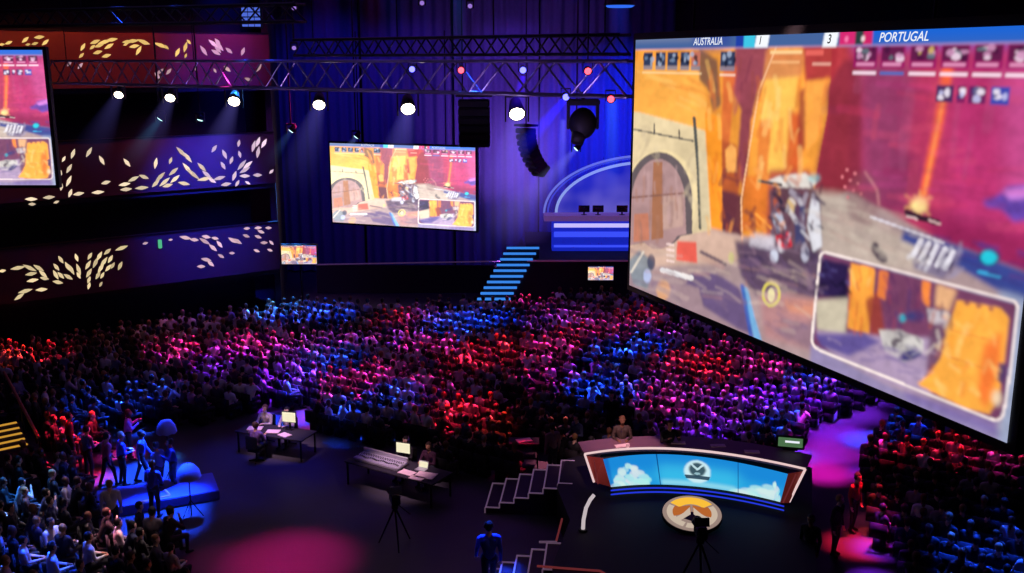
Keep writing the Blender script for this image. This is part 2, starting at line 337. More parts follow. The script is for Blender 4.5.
    k.poly([(628, 262), (640, 250), (655, 262), (648, 290), (634, 284)], (130, 140, 150), .9, 2, .7+.6*nf); k.line([(632, 272), (644, 252)], 2.5, (226, 214, 200), .8); k.ell(652, 262, 4, 8, (60, 60, 90), .8, 1); k.ell(648, 276, 4, 7, (190, 200, 240), .8, 1)
    k.ell(772, 294, 9.5, 13, (222, 206, 96), .95, 0, ring=.28); k.ell(772, 295, 3.5, 7, (240, 230, 170), .9); k.ell(732, 258, 3, 6, (200, 200, 120), .6, 1)
    # generic armoured shape, no character
    k.poly([(770, 190), (786, 184), (812, 186), (822, 200), (822, 250), (808, 262), (784, 262), (772, 240)], (92, 70, 88), .9, 2, .6+.8*nf)
    k.poly([(766, 182), (780, 176), (806, 173), (818, 182), (812, 188), (780, 187)], (224, 216, 208), 1, 1); k.line([(760, 181), (782, 185)], 3, (88, 76, 78))
    k.poly([(812, 198), (820, 202), (823, 246), (814, 252), (808, 225)], (220, 218, 226), 1, 1); k.poly([(772, 214), (782, 212), (787, 228), (778, 234)], (190, 196, 216), .9, 1)
    k.line([(757, 214), (772, 228)], 2.6, (250, 160, 70)); k.line([(753, 218), (766, 232)], 2.6, (240, 140, 60)); k.poly([(776, 236), (790, 232), (793, 246), (781, 250)], (226, 40, 56), 1, 1)
    k.ell(792, 206, 5, 8, (226, 190, 130), .8, 1); k.poly([(752, 232), (776, 236), (774, 250), (750, 246)], (214, 208, 220), .7, 2, .5+.9*nf)
    k.ell(775, 256, 4, 7, (214, 218, 236), .9, 1); k.ell(806, 254, 4, 8, (206, 206, 226), .8, 1); k.ell(815, 178, 6, 4, (110, 200, 210), .6, 2)
    k.poly([(795, 205), (806, 205), (806, 244), (796, 244)], (60, 66, 110), .85, 1)
    # beam with burst
    k.line([(949, 66), (938, 130), (922, 205)], 11, (250, 104, 58), .95, 2, w2=7); k.line([(946, 90), (923, 205)], 3, (254, 160, 90), .7, 1)
    for q in range(13):
        t = q/13*PI*2; k.line([(920, 204), (920+(10+4*(q % 3))*math.cos(t), 204-(9+4*(q % 2))*math.sin(t))], 2, (250, 190, 110), .7, 1)
    k.ell(920, 205, 8, 8, (254, 232, 150), 1, 2)
    k.line([(908, 212), (922, 218), (938, 222)], 6, (54, 30, 46)); k.line([(908, 216), (918, 219)], 2, (220, 190, 190)); k.line([(930, 220), (941, 224)], 2, (220, 180, 180))
    for q in range(9): k.ell(848+8*math.sin(q*2.1)+q, 170+q*3.4, 1.6, 1.6, (250, 140, 150), .8, 0)
    k.ell(864, 200, 17, 28, (120, 70, 84), .5, 3); k.line([(866, 172), (878, 190), (880, 205)], 2, (220, 150, 150), .6, 1)
    # barrier with blue band
    k.poly([(905, 228), (960, 246), (1100, 300), (1100, 350), (960, 268), (902, 240)], (40, 62, 140), .95, 2); k.line([(872, 217), (932, 238), (944, 243)], 2.4, (222, 216, 228), .9)
    k.ell(882, 256, 8, 5, (60, 44, 66), 1, 1, 45); k.ell(876, 248, 4, 6, (60, 44, 66), 1, 1)
    k.poly([(915, 250), (930, 240), (946, 246), (962, 250), (960, 262), (944, 280), (914, 268)], (120, 108, 140), .9, 2)
    for q in range(5): k.line([(922+8*q, 240+3*q), (914+8*q, 256+3*q)], 5, (228, 222, 232), .9); k.line([(926+8*q, 243+3*q), (919+8*q, 256+3*q)], 1.5, (60, 50, 80), .9)
    k.poly([(984, 200), (998, 196), (1010, 186), (1060, 184), (1060, 216), (1015, 222), (1003, 210), (986, 206)], (104, 70, 170), 1, 2, .6+.8*nf); k.poly([(1005, 190), (1050, 184), (1050, 196), (1010, 200)], (206, 130, 220), .9, 2)
    k.ell(990, 257, 11, 8, (30, 60, 110), .9, 1); k.ell(990, 257, 8, 7, (40, 200, 220), 1, 1); k.line([(980, 272), (1000, 277)], 4, (60, 170, 220), .8)
    # lower right border tones
    k.poly([(812, 345), (905, 392), (1100, 470), (1100, 520), (800, 520)], (146, 134, 178), .9, 2, .85+.3*nz); k.poly([(900, 388), (1000, 418), (1000, 436), (910, 400)], (112, 92, 164), .7, 3)
    k.poly([(1000, 290), (1100, 320), (1100, 480), (1000, 440)], (150, 160, 188), .95, 3, .85+.3*nz); k.ell(1002, 372, 5, 9, (40, 40, 100), .8, 2)
    # inset picture
    def rr(g):
        return [(823-g, 252-g), (838, 256-g), (1006, 300-g), (1018+g, 303-g), (1017+g, 318), (1006+g, 402), (1001+g, 421+g), (984, 415+g), (828, 352+g), (813-g, 345+g), (815-g, 326), (821-g, 266)]
    def chk(g):
        q = rr(g)
        for _ in range(2):
            n_ = len(q); o_ = []
            for i_ in range(n_):
                a_, b_ = q[i_], q[(i_+1) % n_]; o_ += [(a_[0]*.75+b_[0]*.25, a_[1]*.75+b_[1]*.25), (a_[0]*.25+b_[0]*.75, a_[1]*.25+b_[1]*.75)]
            q = o_
        return q
    k.poly(rr(1.6), (150, 130, 160), .8); k.poly(rr(-1.2), (120, 66, 100), tex=T)
    k.poly([(822, 258), (850, 264), (848, 300), (818, 296)], (44, 30, 72), 1, 2, .6+.8*nf); k.poly([(816, 300), (850, 298), (846, 336), (818, 330)], (206, 196, 170), .9, 2)
    k.poly([(852, 263), (876, 268), (874, 300), (870, 334), (848, 328), (850, 300)], (248, 162, 66), 1, 1, rock); k.poly([(866, 300), (880, 290), (886, 334), (872, 336)], (150, 60, 50), .9, 2)
    k.poly([(880, 270), (890, 272), (886, 300), (878, 296)], (240, 130, 60), .9, 1); k.poly([(923, 280), (932, 282), (930, 308), (922, 300)], (250, 140, 60), .9, 1); k.poly([(938, 284), (958, 290), (950, 312), (936, 306)], (236, 180, 130), .9, 2)
    k.poly([(816, 330), (880, 336), (940, 338), (930, 396), (886, 384), (830, 352)], (170, 146, 176), 1, 2, .85+.3*nz); k.poly([(816, 334), (866, 334), (882, 342), (850, 356), (822, 346)], (92, 78, 146), .95, 2)
    k.poly([(880, 330), (900, 330), (925, 340), (924, 352), (905, 362), (885, 350)], (206, 200, 196), .95, 1, .6+.7*nf); k.ell(898, 343, 6, 5, (80, 66, 80), .9, 1); k.ell(911, 355, 12, 5, (60, 54, 116), 1, 1, -15); k.ell(903, 318, 4, 4, (50, 170, 190), .9, 1); k.ell(915, 316, 10, 5, (40, 60, 120), .8, 2)
    k.poly([(928, 308), (950, 312), (946, 330), (930, 322)], (210, 200, 206), .9, 1); k.poly([(932, 325), (952, 320), (938, 372), (926, 380)], (110, 72, 100), .95, 2, .6+.8*nf)
    k.poly([(958, 300), (1002, 308), (1010, 318), (1006, 352), (1000, 400), (990, 414), (965, 408), (918, 384), (930, 374), (942, 356), (950, 325)], (252, 172, 70), 1, 1, .78+.42*nz)
    k.poly([(985, 345), (1003, 330), (1001, 370), (986, 410), (978, 390)], (240, 108, 50), .85, 3); k.line([(952, 330), (1000, 342)], 1.2, (220, 130, 60), .8); k.line([(948, 356), (985, 368)], 1.2, (220, 130, 60), .8); k.poly([(1000, 362), (1008, 364), (1005, 385), (998, 380)], (60, 50, 100), .9, 1); k.ell(998, 398, 5, 8, (226, 206, 180), .8, 2)
    E_ = chk(1.2); k.line(E_+[E_[0]], 2.3, (250, 232, 226))
    for q in range(3): k.ell(968+q*12, 303+3*q, 3, 2, (120, 50, 80), .9, 1)
    rs_ = np.random.RandomState(11)
    def strokes(reg, n, L0, ang, cols, w, a=.35, jit=14):
        xs_ = [p_[0] for p_ in reg]; ys_ = [p_[1] for p_ in reg]; c_ = 0
        while c_ < n:
            x = rs_.uniform(min(xs_), max(xs_)); y = rs_.uniform(min(ys_), max(ys_)); ins = False
            for i in range(len(reg)):
                x0, y0 = reg[i]; x1, y1 = reg[(i+1) % len(reg)]
                if (y0 > y) != (y1 > y) and x < (x1-x0)*(y-y0)/(y1-y0)+x0: ins = not ins
            if not ins: continue
            c_ += 1; t = math.radians(ang+rs_.uniform(-jit, jit)); l = L0*rs_.uniform(.4, 1.2); dx, dy = math.cos(t)*l/2, math.sin(t)*l/2
            k.line([(x-dx, y-dy), (x+dx*.1+rs_.uniform(-1, 1), y+rs_.uniform(-1, 1)), (x+dx, y+dy)], w*rs_.uniform(.5, 1.3), cols[rs_.randint(len(cols))], a, 1)
    strokes([(640, 75), (700, 75), (700, 112), (640, 105)], 14, 26, 20, [(255, 200, 110), (220, 120, 50), (250, 180, 80)], 4)
    strokes([(700, 75), (735, 75), (735, 150), (706, 120)], 16, 26, 85, [(255, 200, 110), (190, 90, 50), (230, 130, 60)], 4)
    strokes([(755, 80), (830, 80), (815, 170), (750, 175)], 34, 26, 96, [(255, 214, 130), (206, 100, 50), (250, 170, 70), (230, 120, 56)], 4)
    strokes([(712, 120), (722, 120), (722, 230), (708, 230)], 8, 30, 88, [(255, 180, 80), (220, 110, 40)], 3)
    strokes([(735, 60), (765, 60), (745, 180), (736, 180)], 12, 26, 95, [(110, 46, 70), (180, 84, 90), (150, 70, 60)], 4)
    strokes([(722, 170), (812, 170), (806, 235), (722, 235)], 34, 13, 70, [(110, 50, 60), (250, 160, 80), (190, 90, 60), (84, 46, 66)], 4, .5, 50)
    strokes([(830, 80), (1060, 70), (1060, 250), (850, 190)], 46, 44, 4, [(226, 84, 120), (150, 40, 90), (214, 60, 100), (120, 40, 80), (200, 70, 140)], 7, .2, 10)
    strokes([(860, 60), (1000, 60), (980, 200), (860, 200)], 16, 60, 95, [(226, 84, 100), (150, 40, 90), (170, 90, 130)], 9, .16, 8)
    strokes([(632, 245), (812, 262), (812, 345), (632, 285)], 60, 26, 22, [(206, 180, 170), (130, 104, 130), (190, 140, 130), (226, 200, 180), (110, 90, 120)], 4, .28, 20)
    strokes([(740, 245), (820, 252), (822, 290), (745, 285)], 34, 16, 30, [(60, 46, 80), (110, 84, 120), (140, 110, 130)], 4, .4, 50)
    strokes([(770, 190), (822, 186), (822, 255), (775, 255)], 44, 11, 70, [(220, 216, 224), (60, 50, 80), (110, 90, 110), (170, 160, 176), (90, 50, 66), (30, 34, 60)], 3.4, .7, 60)
    strokes([(812, 195), (925, 220), (935, 262), (830, 255)], 36, 30, 22, [(214, 200, 184), (150, 130, 130), (190, 160, 150)], 5, .25, 12)
    strokes([(905, 236), (965, 246), (958, 278), (915, 266)], 26, 10, 120, [(230, 226, 236), (70, 60, 90), (150, 140, 170)], 3, .6, 30)
    strokes([(935, 232), (1060, 262), (1060, 310), (960, 262)], 16, 30, 18, [(40, 60, 150), (100, 40, 110), (60, 40, 110)], 5, .35, 8)
    strokes([(822, 262), (850, 268), (848, 296), (820, 292)], 14, 10, 10, [(90, 80, 140), (20, 16, 40), (60, 50, 100)], 3, .6, 60)
    strokes([(850, 265), (876, 270), (870, 330), (850, 326)], 14, 16, 88, [(255, 200, 110), (200, 90, 50), (250, 150, 60)], 3, .5, 20)
    strokes([(884, 272), (922, 282), (925, 325), (884, 325)], 20, 16, 80, [(90, 44, 90), (150, 60, 90), (70, 50, 110)], 4, .4, 30)
    strokes([(885, 330), (925, 335), (925, 360), (888, 355)], 16, 10, 20, [(230, 226, 220), (70, 60, 80), (140, 130, 140)], 2.6, .6, 60)
    strokes([(830, 338), (930, 345), (925, 385), (835, 350)], 20, 22, 15, [(196, 170, 196), (130, 110, 160), (90, 76, 140)], 3.5, .35, 15)
    strokes([(955, 305), (1005, 312), (995, 408), (925, 382)], 40, 16, 80, [(255, 190, 90), (236, 130, 60), (250, 160, 60), (255, 206, 120)], 4, .4, 50)
    strokes([(930, 300), (955, 305), (945, 360), (930, 372)], 16, 12, 100, [(230, 220, 210), (120, 70, 90), (170, 90, 70), (70, 50, 80)], 3, .5, 40)
    strokes([(640, 130), (692, 140), (700, 225), (690, 225), (688, 170), (640, 160)], 14, 18, 85, [(240, 220, 180), (190, 170, 140), (210, 190, 160)], 4, .3, 40)
    strokes([(636, 170), (684, 170), (684, 230), (634, 235)], 22, 24, 89, [(196, 160, 160), (150, 112, 110), (170, 120, 100)], 3, .4, 4)
    k.img = k.img*(.84+.32*vnoise(PX, PY, 7, 60, 3))[..., None]
    # header bar and interface: done in the screen's own frame
    W_, H_ = 1, 1; k.X, k.Y = uu*100, (1-vv)*56.25
    r = lambda x0, y0, x1, y1, c, a=1, soft=0, sk=0: k.poly([(x0+sk, y0), (x1+sk, y0), (x1, y1), (x0, y1)], c, a, soft)
    U = lambda p: float(np.interp(p, PX[-1], uu[-1]*100))
    hb = 2.0; ru = lambda p0, y0, p1, y1, c, a=1, soft=0, sk=0: r(U(p0), y0, U(p1), y1, c, a, soft, sk)
    r(0, 0, 100, hb, (66, 96, 150)); r(0, 0, 26, .7, (120, 130, 160), .6, 3); r(66, 0, 100, hb, (24, 96, 206), 1, 8); r(22, 0, 34, hb, (50, 70, 150), .8, 6); r(0, hb, 100, hb+.28, (150, 150, 200), .6)
    ru(737, 0, 746, hb, (30, 60, 160)); ru(745, 0, 756, hb+.1, (60, 190, 220)); ru(756, -.05, 769, hb+.2, (236, 240, 246), 1, 0, .4)
    ru(824, -.05, 838, hb+.3, (236, 240, 246), 1, 0, .4); ru(841, 0, 857, hb, (206, 40, 110)); ru(857, 0, 865, hb, (40, 60, 60)); ru(865, 0, 874, hb, (200, 36, 100)); k.ell(U(864.5), 1.1, .4, .5, (230, 210, 210)); k.ell(U(848), 1.1, .4, .5, (240, 120, 170))
    rb = np.random.RandomState(4)
    for q, (a0, a1) in enumerate([(645, 654), (657, 667), (669, 679), (682, 691), (693, 702), (722, 737)]):
        ru(a0, 2.7, a1, 5.5, (48, 58, 88) if q != 4 else (190, 110, 90), 1); ru(a0, 5.5, a1, 6.5, (118, 124, 146), .85)
        for z_ in range(5): k.ell(U(a0)+rb.rand()*(U(a1)-U(a0)), 3+2.2*rb.rand(), .3+.6*rb.rand(), .3+.4*rb.rand(), [(160, 172, 196), (20, 26, 44), (110, 130, 160)][z_ % 3], .8)
    ru(644, 6.9, 704, 7.25, (250, 220, 170), .8); ru(722, 7, 738, 7.3, (252, 232, 214), .9); ru(772, 2.8, 804, 3.3, (250, 210, 150), .9); ru(774, 4.6, 802, 4.9, (250, 190, 130), .7)
    ru(808, 2.7, 826, 3.6, (240, 110, 100), .7); ru(815, 4.8, 834, 5.2, (250, 200, 180), .6)
    for q, (a0, a1) in enumerate([(857, 880), (884, 908), (913, 940), (945, 973), (978, 1007), (1012, 1040)]):
        ru(a0, 2.3, a1, 5.6, (150, 24, 96), .95); ru(a0+1, 2.5, a1-1, 4.5, (96, 28, 72)); x = U(a0); w_ = U(a1)-x
        for z_ in range(7): k.ell(x+w_*(.2+.65*rb.rand()), 2.7+1.6*rb.rand(), .25+.6*rb.rand(), .25+.4*rb.rand(), [(236, 206, 226) if q != 2 else (200, 170, 90), (70, 20, 60), (200, 140, 180), (90, 110, 120)][z_ % 4], .85)
        r(x+.5, 4.85, x+w_-.5, 5.2, (236, 160, 200), .8); r(x, 6.2, x+w_, 6.65, (250, 226, 240) if q != 1 else (60, 110, 190), .95)
    for q, (a0, a1) in enumerate([(943, 961), (964, 973), (976, 994), (999, 1018)]):
        ru(a0, 8.0, a1, 10.3, [(60, 40, 90), (120, 30, 90), (100, 34, 90), (40, 70, 170)][q], .95); x = U(a0); w_ = U(a1)-x
        for z_ in range(4): k.ell(x+w_*(.2+.6*rb.rand()), 8.5+1.3*rb.rand(), .3+.4*rb.rand(), .25+.4*rb.rand(), [(236, 226, 240), (50, 50, 110), (190, 190, 230)][z_ % 3], .85)
    for s_ in range(1):    # light smoothing like a filmed wall
        k.img = np.dstack([k.blur(k.img[..., c], 1) for c in range(3)])
    g = k.img; lum = g.mean(-1, keepdims=True); g = np.clip(lum+(g-lum)*1.0, 0, 1.3)
    return g
FEED = paint_feed()
def grid_mesh(name, img, w, h, m):
    """flat picture w x h in local X/Z, origin bottom-left, colours per vertex"""
    nv, nu = img.shape[:2]; x, z = np.meshgrid(np.linspace(0, w, nu), np.linspace(0, h, nv))
    co = np.zeros((nv*nu, 3)); co[:, 0] = x.ravel(); co[:, 2] = z.ravel()
    i = np.arange(nv*nu).reshape(nv, nu); q = np.stack([i[:-1, :-1], i[:-1, 1:], i[1:, 1:], i[1:, :-1]], -1).reshape(-1, 4)
    me = bpy.data.meshes.new(name); me.vertices.add(len(co)); me.vertices.foreach_set('co', co.ravel().astype('f'))
    me.loops.add(q.size); me.loops.foreach_set('vertex_index', q.ravel().astype('i')); me.polygons.add(len(q))
    me.polygons.foreach_set('loop_start', (np.arange(len(q))*4).astype('i'))
    me.update(); a = me.color_attributes.new('Col', 'FLOAT_COLOR', 'POINT'); c = np.ones((nv*nu, 4)); c[:, :3] = img.reshape(-1, 3)
    a.data.foreach_set('color', c.ravel().astype('f')); me.materials.append(m); return me
def shrink(img, nu, nv):
    H, W = img.shape[:2]; yi = (np.linspace(0, H, nv+1)).astype(int); xi = (np.linspace(0, W, nu+1)).astype(int)
    a = np.add.reduceat(img, yi[:-1], 0); a = np.add.reduceat(a, xi[:-1], 1)
    n = np.outer(np.diff(yi), np.diff(xi))[..., None]; return a/n
def text_mesh(txt, m, parent, loc, size, shear=0, align='LEFT', rx=PI/2, sx=1, name='lettering'):
    cu = bpy.data.curves.new('t', 'FONT'); cu.body = txt; cu.size = size; cu.shear = shear; cu.align_x = align; cu.offset = size*.012
    o = bpy.data.objects.new('t', cu); C.objects.link(o); dg = bpy.context.evaluated_depsgraph_get(); dg.update()
    me = bpy.data.meshes.new_from_object(o.evaluated_get(dg)); bpy.data.objects.remove(o); me.materials.clear(); me.materials.append(m)
    t = add(name, me, parent, loc); t.rotation_euler = (rx, 0, 0); t.scale = (sx, 1, 1); return t
def video_screen(name, origin, ang, w, h, img, m, label, group, bez=.12, text=True, hang=0, cat='screen'):
    """origin = bottom-left corner of the picture seen from the front; ang = world angle of its width"""
    root = empty(name, origin, label, cat, group, rz=ang)
    add('picture', grid_mesh('picture', img, w, h, m), root, (0, -.02, 0))
    def fr(bm):
        box(bm, (w/2, .12, h/2), (w+2*bez, .24, h+2*bez), bev=.02)
    B('screen_frame', M['bezel'], fr, root)
    if text:
        UH = lambda p_: float(np.interp(p_, PX[-1], uu[-1]*100)); txt = [('AUSTRALIA', UH(695), 1.45, (UH(727)-UH(695))/5.6, .2), ('1', UH(760), 1.6, 1.9, .2), ('3', UH(829), 1.7, 1.9, .2), ('PORTUGAL', UH(881), 1.65, (UH(932)-UH(881))/5.25, .25)]
        for k_, (t, x, yb, s, sh) in enumerate(txt):
            mm = M['txt'] if len(t) > 1 else M['em_dark']
            text_mesh(t, mm, root, (x/100*w, -.035, h-yb/56.25*h), s/100*w, sh, sx=1.0)
    if hang:
        for f in (.2, .8): B('hanging_cable', M['dark_metal'], lambda bm: cyl(bm, (w*f, .12, h+bez), (w*f, .12, h+hang), .03), root)
    return root
ang = math.atan2(sdir.y, sdir.x)
video_screen('video_screen', BL, ang, SW, SH, FEED, M['feed'], 'huge close video screen at right showing a game match, PORTUGAL in its header', 'screens showing the match', .16, hang=19.4-BL.z-SH)
med = shrink(FEED, 320, 180); sml = shrink(FEED, 96, 54)
# centre screen
a = at_y(333, 222, 56); b_ = at_y(476, 230, 53); w = math.hypot(b_.x-a.x, b_.y-a.y); hc = at_y(330, 143, 56).z-a.z
o = video_screen('video_screen', a, math.atan2((b_-a).y, (b_-a).x), w, hc, np.clip(med*1.65+.09, 0, 1.2), M['feed'], 'hanging mid-distance video screen in the centre above the crowd', 'screens showing the match', .1, text=True, hang=6)
# left screen (its right part in view)
pr = at_y(56, 185, 32); hh = at_y(42, 50, 32).z - pr.z; ww = hh*16/9
o = video_screen('video_screen', pr - Vector((ww, 0, 0)), 0, ww, hh, np.clip(med*1.25+.02, 0, 1.2), M['feed'], 'video screen cut off by the left edge of the picture', 'screens showing the match', .1, hang=19.4-pr.z-hh)
# small screens
for (x0, y0, x1, y1, Y, lab) in [(282, 264, 317, 265.5, 50, 'small wall screen at the back left, below and left of the centre screen'), (588, 280, 613, 283, 51.9, 'small screen on the stage front beside the big screen')]:
    a = at_y(x0, y0, Y); b_ = at_y(x1, y1, Y); w = b_.x-a.x
    o = video_screen('small_screen', a, 0, w, w*.54, np.clip(sml*1.4+.08, 0, 1.3), M['feed'], lab, 'small screens', .05, text=False)
    if Y < 51: B('stand_pole', M['dark_metal'], lambda bm: (cyl(bm, (w/2, .3, -a.z), (w/2, .3, .2), .05), box(bm, (w/2, .3, -a.z+.02), (.7, .5, .04))), o)
# ------------------------------------------------------------------ stage at the far end
ST = 2.6
def stage():
    root = empty('stage_platform', (9, 55, 0), 'dark raised stage platform at the far end below the blue arch', 'stage')
    boxo('deck', M['concrete'], (0, 1.9, ST-.1), (16.4, 9.0, .2), root); boxo('fascia', M['wall'], (0, -2.2, (ST-.2)/2), (16.2, .2, ST-.2), root)
    boxo('edge_trim', mat('pink_rail', (150, 100, 130), .5, emis=(120, 60, 100), es=.25), (0, -2.62, ST-.04), (16.4, .05, .08), root)
stage()
# low dark riser with a rail under the centre screen
rr_ = empty('barrier_wall', (-4.6, 55.5, 0), 'long dark barrier wall with a thin top rail under the centre screen', 'barrier')
z_ = at_y(430, 265, 55.4).z
boxo('barrier_panel', M['wall'], (0, .1, z_/2), (13, .15, z_-.1), rr_); B('top_rail', mat('rail_mauve', (120, 90, 130), .4, emis=(90, 60, 110), es=.3), lambda bm: cyl(bm, (-6.5, 0, z_), (6.5, 0, z_+.25), .04), rr_)
# team booth counter
cb = empty('stage_counter', (at_y(552, 250, 55).x, 55, ST), 'long blue-lit stage counter with a white light band under the arch', 'counter')
CW = 9.5
boxo('counter_body', M['booth'], (CW/2, .5, .85), (CW, 1.0, 1.7), cb); boxo('counter_top', mat('counter_mauve', (150, 120, 190), .5, emis=(130, 90, 170), es=.35), (CW/2-.1, .5, 1.85), (CW+.7, 1.3, .3), cb)
boxo('light_band', M['strip_w'], (CW/2, -.03, 1.45), (CW-.2, .05, .22), cb); boxo('light_band', M['strip_b'], (CW/2, -.03, .95), (CW-.2, .05, .3), cb); boxo('light_band', M['strip_b'], (CW/2, -.03, .28), (CW-.2, .05, .12), cb)
# arch
ar = empty('stage_arch', (0, 58, ST), 'blue backlit arch with pale outline above the stage counter', 'arch')
ax = at_y(648, 213, 58).x; zb = at_y(600, 213, 58).z - ST; ra = ax-at_y(556, 213, 58).x; rz_ = at_y(640, 162, 58).z-ST-zb
def arch_panel(bm):
    pts = [bm.verts.new((ax+ra*math.cos(t), 0, zb+rz_*math.sin(t))) for t in np.linspace(0, PI, 40)]; bm.faces.new(pts)
def arch_mat():
    m, nt, out = nodes('arch_glow'); N = nt.nodes; L = nt.links; e = N.new('ShaderNodeEmission'); L.new(e.outputs[0], out.inputs[0])
    tc = N.new('ShaderNodeTexCoord'); nz = N.new('ShaderNodeTexNoise'); nz.inputs['Scale'].default_value = .35; L.new(tc.outputs['Object'], nz.inputs[0])
    cr = N.new('ShaderNodeValToRGB'); L.new(nz.outputs[0], cr.inputs[0]); cr.color_ramp.elements[0].color = rgba((30, 36, 190)); cr.color_ramp.elements[0].position = .35; cr.color_ramp.elements[1].color = rgba((110, 100, 215)); cr.color_ramp.elements[1].position = .62
    L.new(cr.outputs[0], e.inputs[0]); e.inputs[1].default_value = .75; return m
B('arch_panel', arch_mat(), arch_panel, ar)
for k_, (f_, rr2, mm) in enumerate([(1.0, .09, 'strip_w'), (1.09, .05, 'strip_b'), (1.13, .07, 'strip_b')]):
    mm_ = emit('arch_line%d' % k_, [(150, 170, 245), (60, 70, 210), (110, 120, 225)][k_], .8)
    def ring(bm):
        ts = np.linspace(0, PI, 41); Q = [Vector((ax+ra*f_*math.cos(t), -.1, zb+rz_*f_*math.sin(t))) for t in ts]
        for i in range(40): cyl(bm, Q[i], Q[i+1], rr2, seg=6)
    B('arch_outline', mm_, ring, ar)
B('arch_base', M['wall'], lambda bm: box(bm, (ax, .3, zb/2), (2*ra, .5, zb)), ar)
# player monitors on the counter
for (x, c, lab) in [(584, 'black', 'left dark monitor on the stage counter'), (598, 'black', 'middle dark monitor on the stage counter'), (622, 'black', 'right dark monitor on the stage counter near the big screen')]:
    p = at_y(x, 213, 55.3); mo = empty('monitor', (p.x, 55.3, ST+2.0), lab, 'monitor', 'monitors on the stage counter')
    boxo('monitor_screen', M['gloss'], (0, 0, .34), (.62, .05, .38), mo, bev=.01); boxo('monitor_stand', M['dark_metal'], (0, 0, .08), (.08, .08, .16), mo); boxo('monitor_base', M['dark_metal'], (0, 0, .01), (.3, .2, .02), mo)
# lit stage stair
ss = empty('stage_stairs', (0, 52.0, 0), 'stage stairs with glowing blue treads rising to the right behind the crowd', 'stairs')
for i in range(10):
    f_ = i/9; px = 492+(521-492)*f_; p = at_y(px, 299-(299-248)*f_, 51.2+1.6*f_)
    boxo('tread', M['cyan'], (p.x+.1, p.y-52.0, p.z), (1.75, .3, .07), ss); boxo('riser', M['wall'], (p.x+.1, p.y-52.0+.1, p.z/2-.04), (1.75, .1, p.z-.08), ss)
# drapes
def drape(x0, x1, y, z0, z1, col, label, em=None, es=0):
    bm = bmesh.new(); n = int((x1-x0)*7); w_ = .16; pv = None
    for i in range(n+1):
        x = x0+(x1-x0)*i/n; yy = y+w_*math.sin(i*1.35)+.06*math.sin(i*.7); a = bm.verts.new((x-x0, yy-y, z0)); b = bm.verts.new((x-x0, yy-y, z1))
        if pv: bm.faces.new((pv[0], a, b, pv[1]))
        pv = (a, b)
    m = mat('drape', col, .9, emis=em, es=es); me = mesh_of(bm, m, True)
    o = add('stage_drape', me, None, (x0, y, 0)); return tag(o, label, 'drape', 'drapes along the back wall')
drape(-14.2, -9.2, 61.6, .1, 19, (84, 76, 140), 'tall blue drape at the far left of the back wall beside the balconies')
drape(-9.1, -3.6, 61.9, .1, 19, (84, 76, 140), 'tall dark violet drape behind the left half of the centre screen')
drape(-3.5, 1.6, 61.6, .1, 19, (84, 76, 140), 'tall mauve drape to the right of the centre screen')
drape(1.7, 9.8, 61.9, .1, 19, (84, 76, 140), 'tall blue drape behind the stage arch')
# ------------------------------------------------------------------ trusses
def truss(p0, p1, h, n, label, wd=.6, rad=.045, mm='metal'):
    p0 = Vector(p0); p1 = Vector(p1); d = p1-p0; L = d.length; root = empty('lighting_truss', p0, label, 'truss', 'lighting trusses', rz=math.atan2(d.y, d.x))
    for (y, z) in ((-wd/2, 0), (-wd/2, -h), (wd/2, 0), (wd/2, -h)): B('chord', M[mm], lambda bm: cyl(bm, (0, y, z), (L, y, z), rad, seg=8), root)
    for i in range(n):
        x0 = L*i/n; x1 = L*(i+1)/n; xm = (x0+x1)/2
        for y in (-wd/2, wd/2): B('brace', M[mm], lambda bm: (cyl(bm, (x0, y, -h), (xm, y, 0), rad*.6, seg=6), cyl(bm, (xm, y, 0), (x1, y, -h), rad*.6, seg=6)), root)
    B('cross_ties', M[mm], lambda bm: [cyl(bm, (L*i/n, -wd/2, z), (L*i/n, wd/2, z), rad*.5, seg=6) for i in range(n+1) for z in (0, -h)], root)
    for f in (.05, .35, .65, .95): B('hanging_cable', M['dark_metal'], lambda bm: cyl(bm, (L*f, 0, 0), (L*f, 0, 19.5-p0.z), .02, seg=6), root)
    return root
TR = at_y(634, 61.5, 25.2); TLp = at_y(48, 59.5, 41.0); TLp.z = TR.z = 12.98
truss(TLp, TR, .86, 16, 'long horizontal aluminium box truss crossing above the crowd')
# second higher dark truss near top
A2 = at_y(300, 40, 34); B2 = at_y(625, 34, 27); B2.z = A2.z
truss(A2, B2, .5, 14, 'higher dark box truss near the top edge, left of the big screen', mm='dark_metal')
A3 = at_y(-20, 12, 36); B3 = at_y(300, 4, 31); B3.z = A3.z
truss(A3, B3, .5, 12, 'short dark box truss at the top left above the yellow-lit balcony', mm='dark_metal')
tdir = (TR-TLp).normalized()
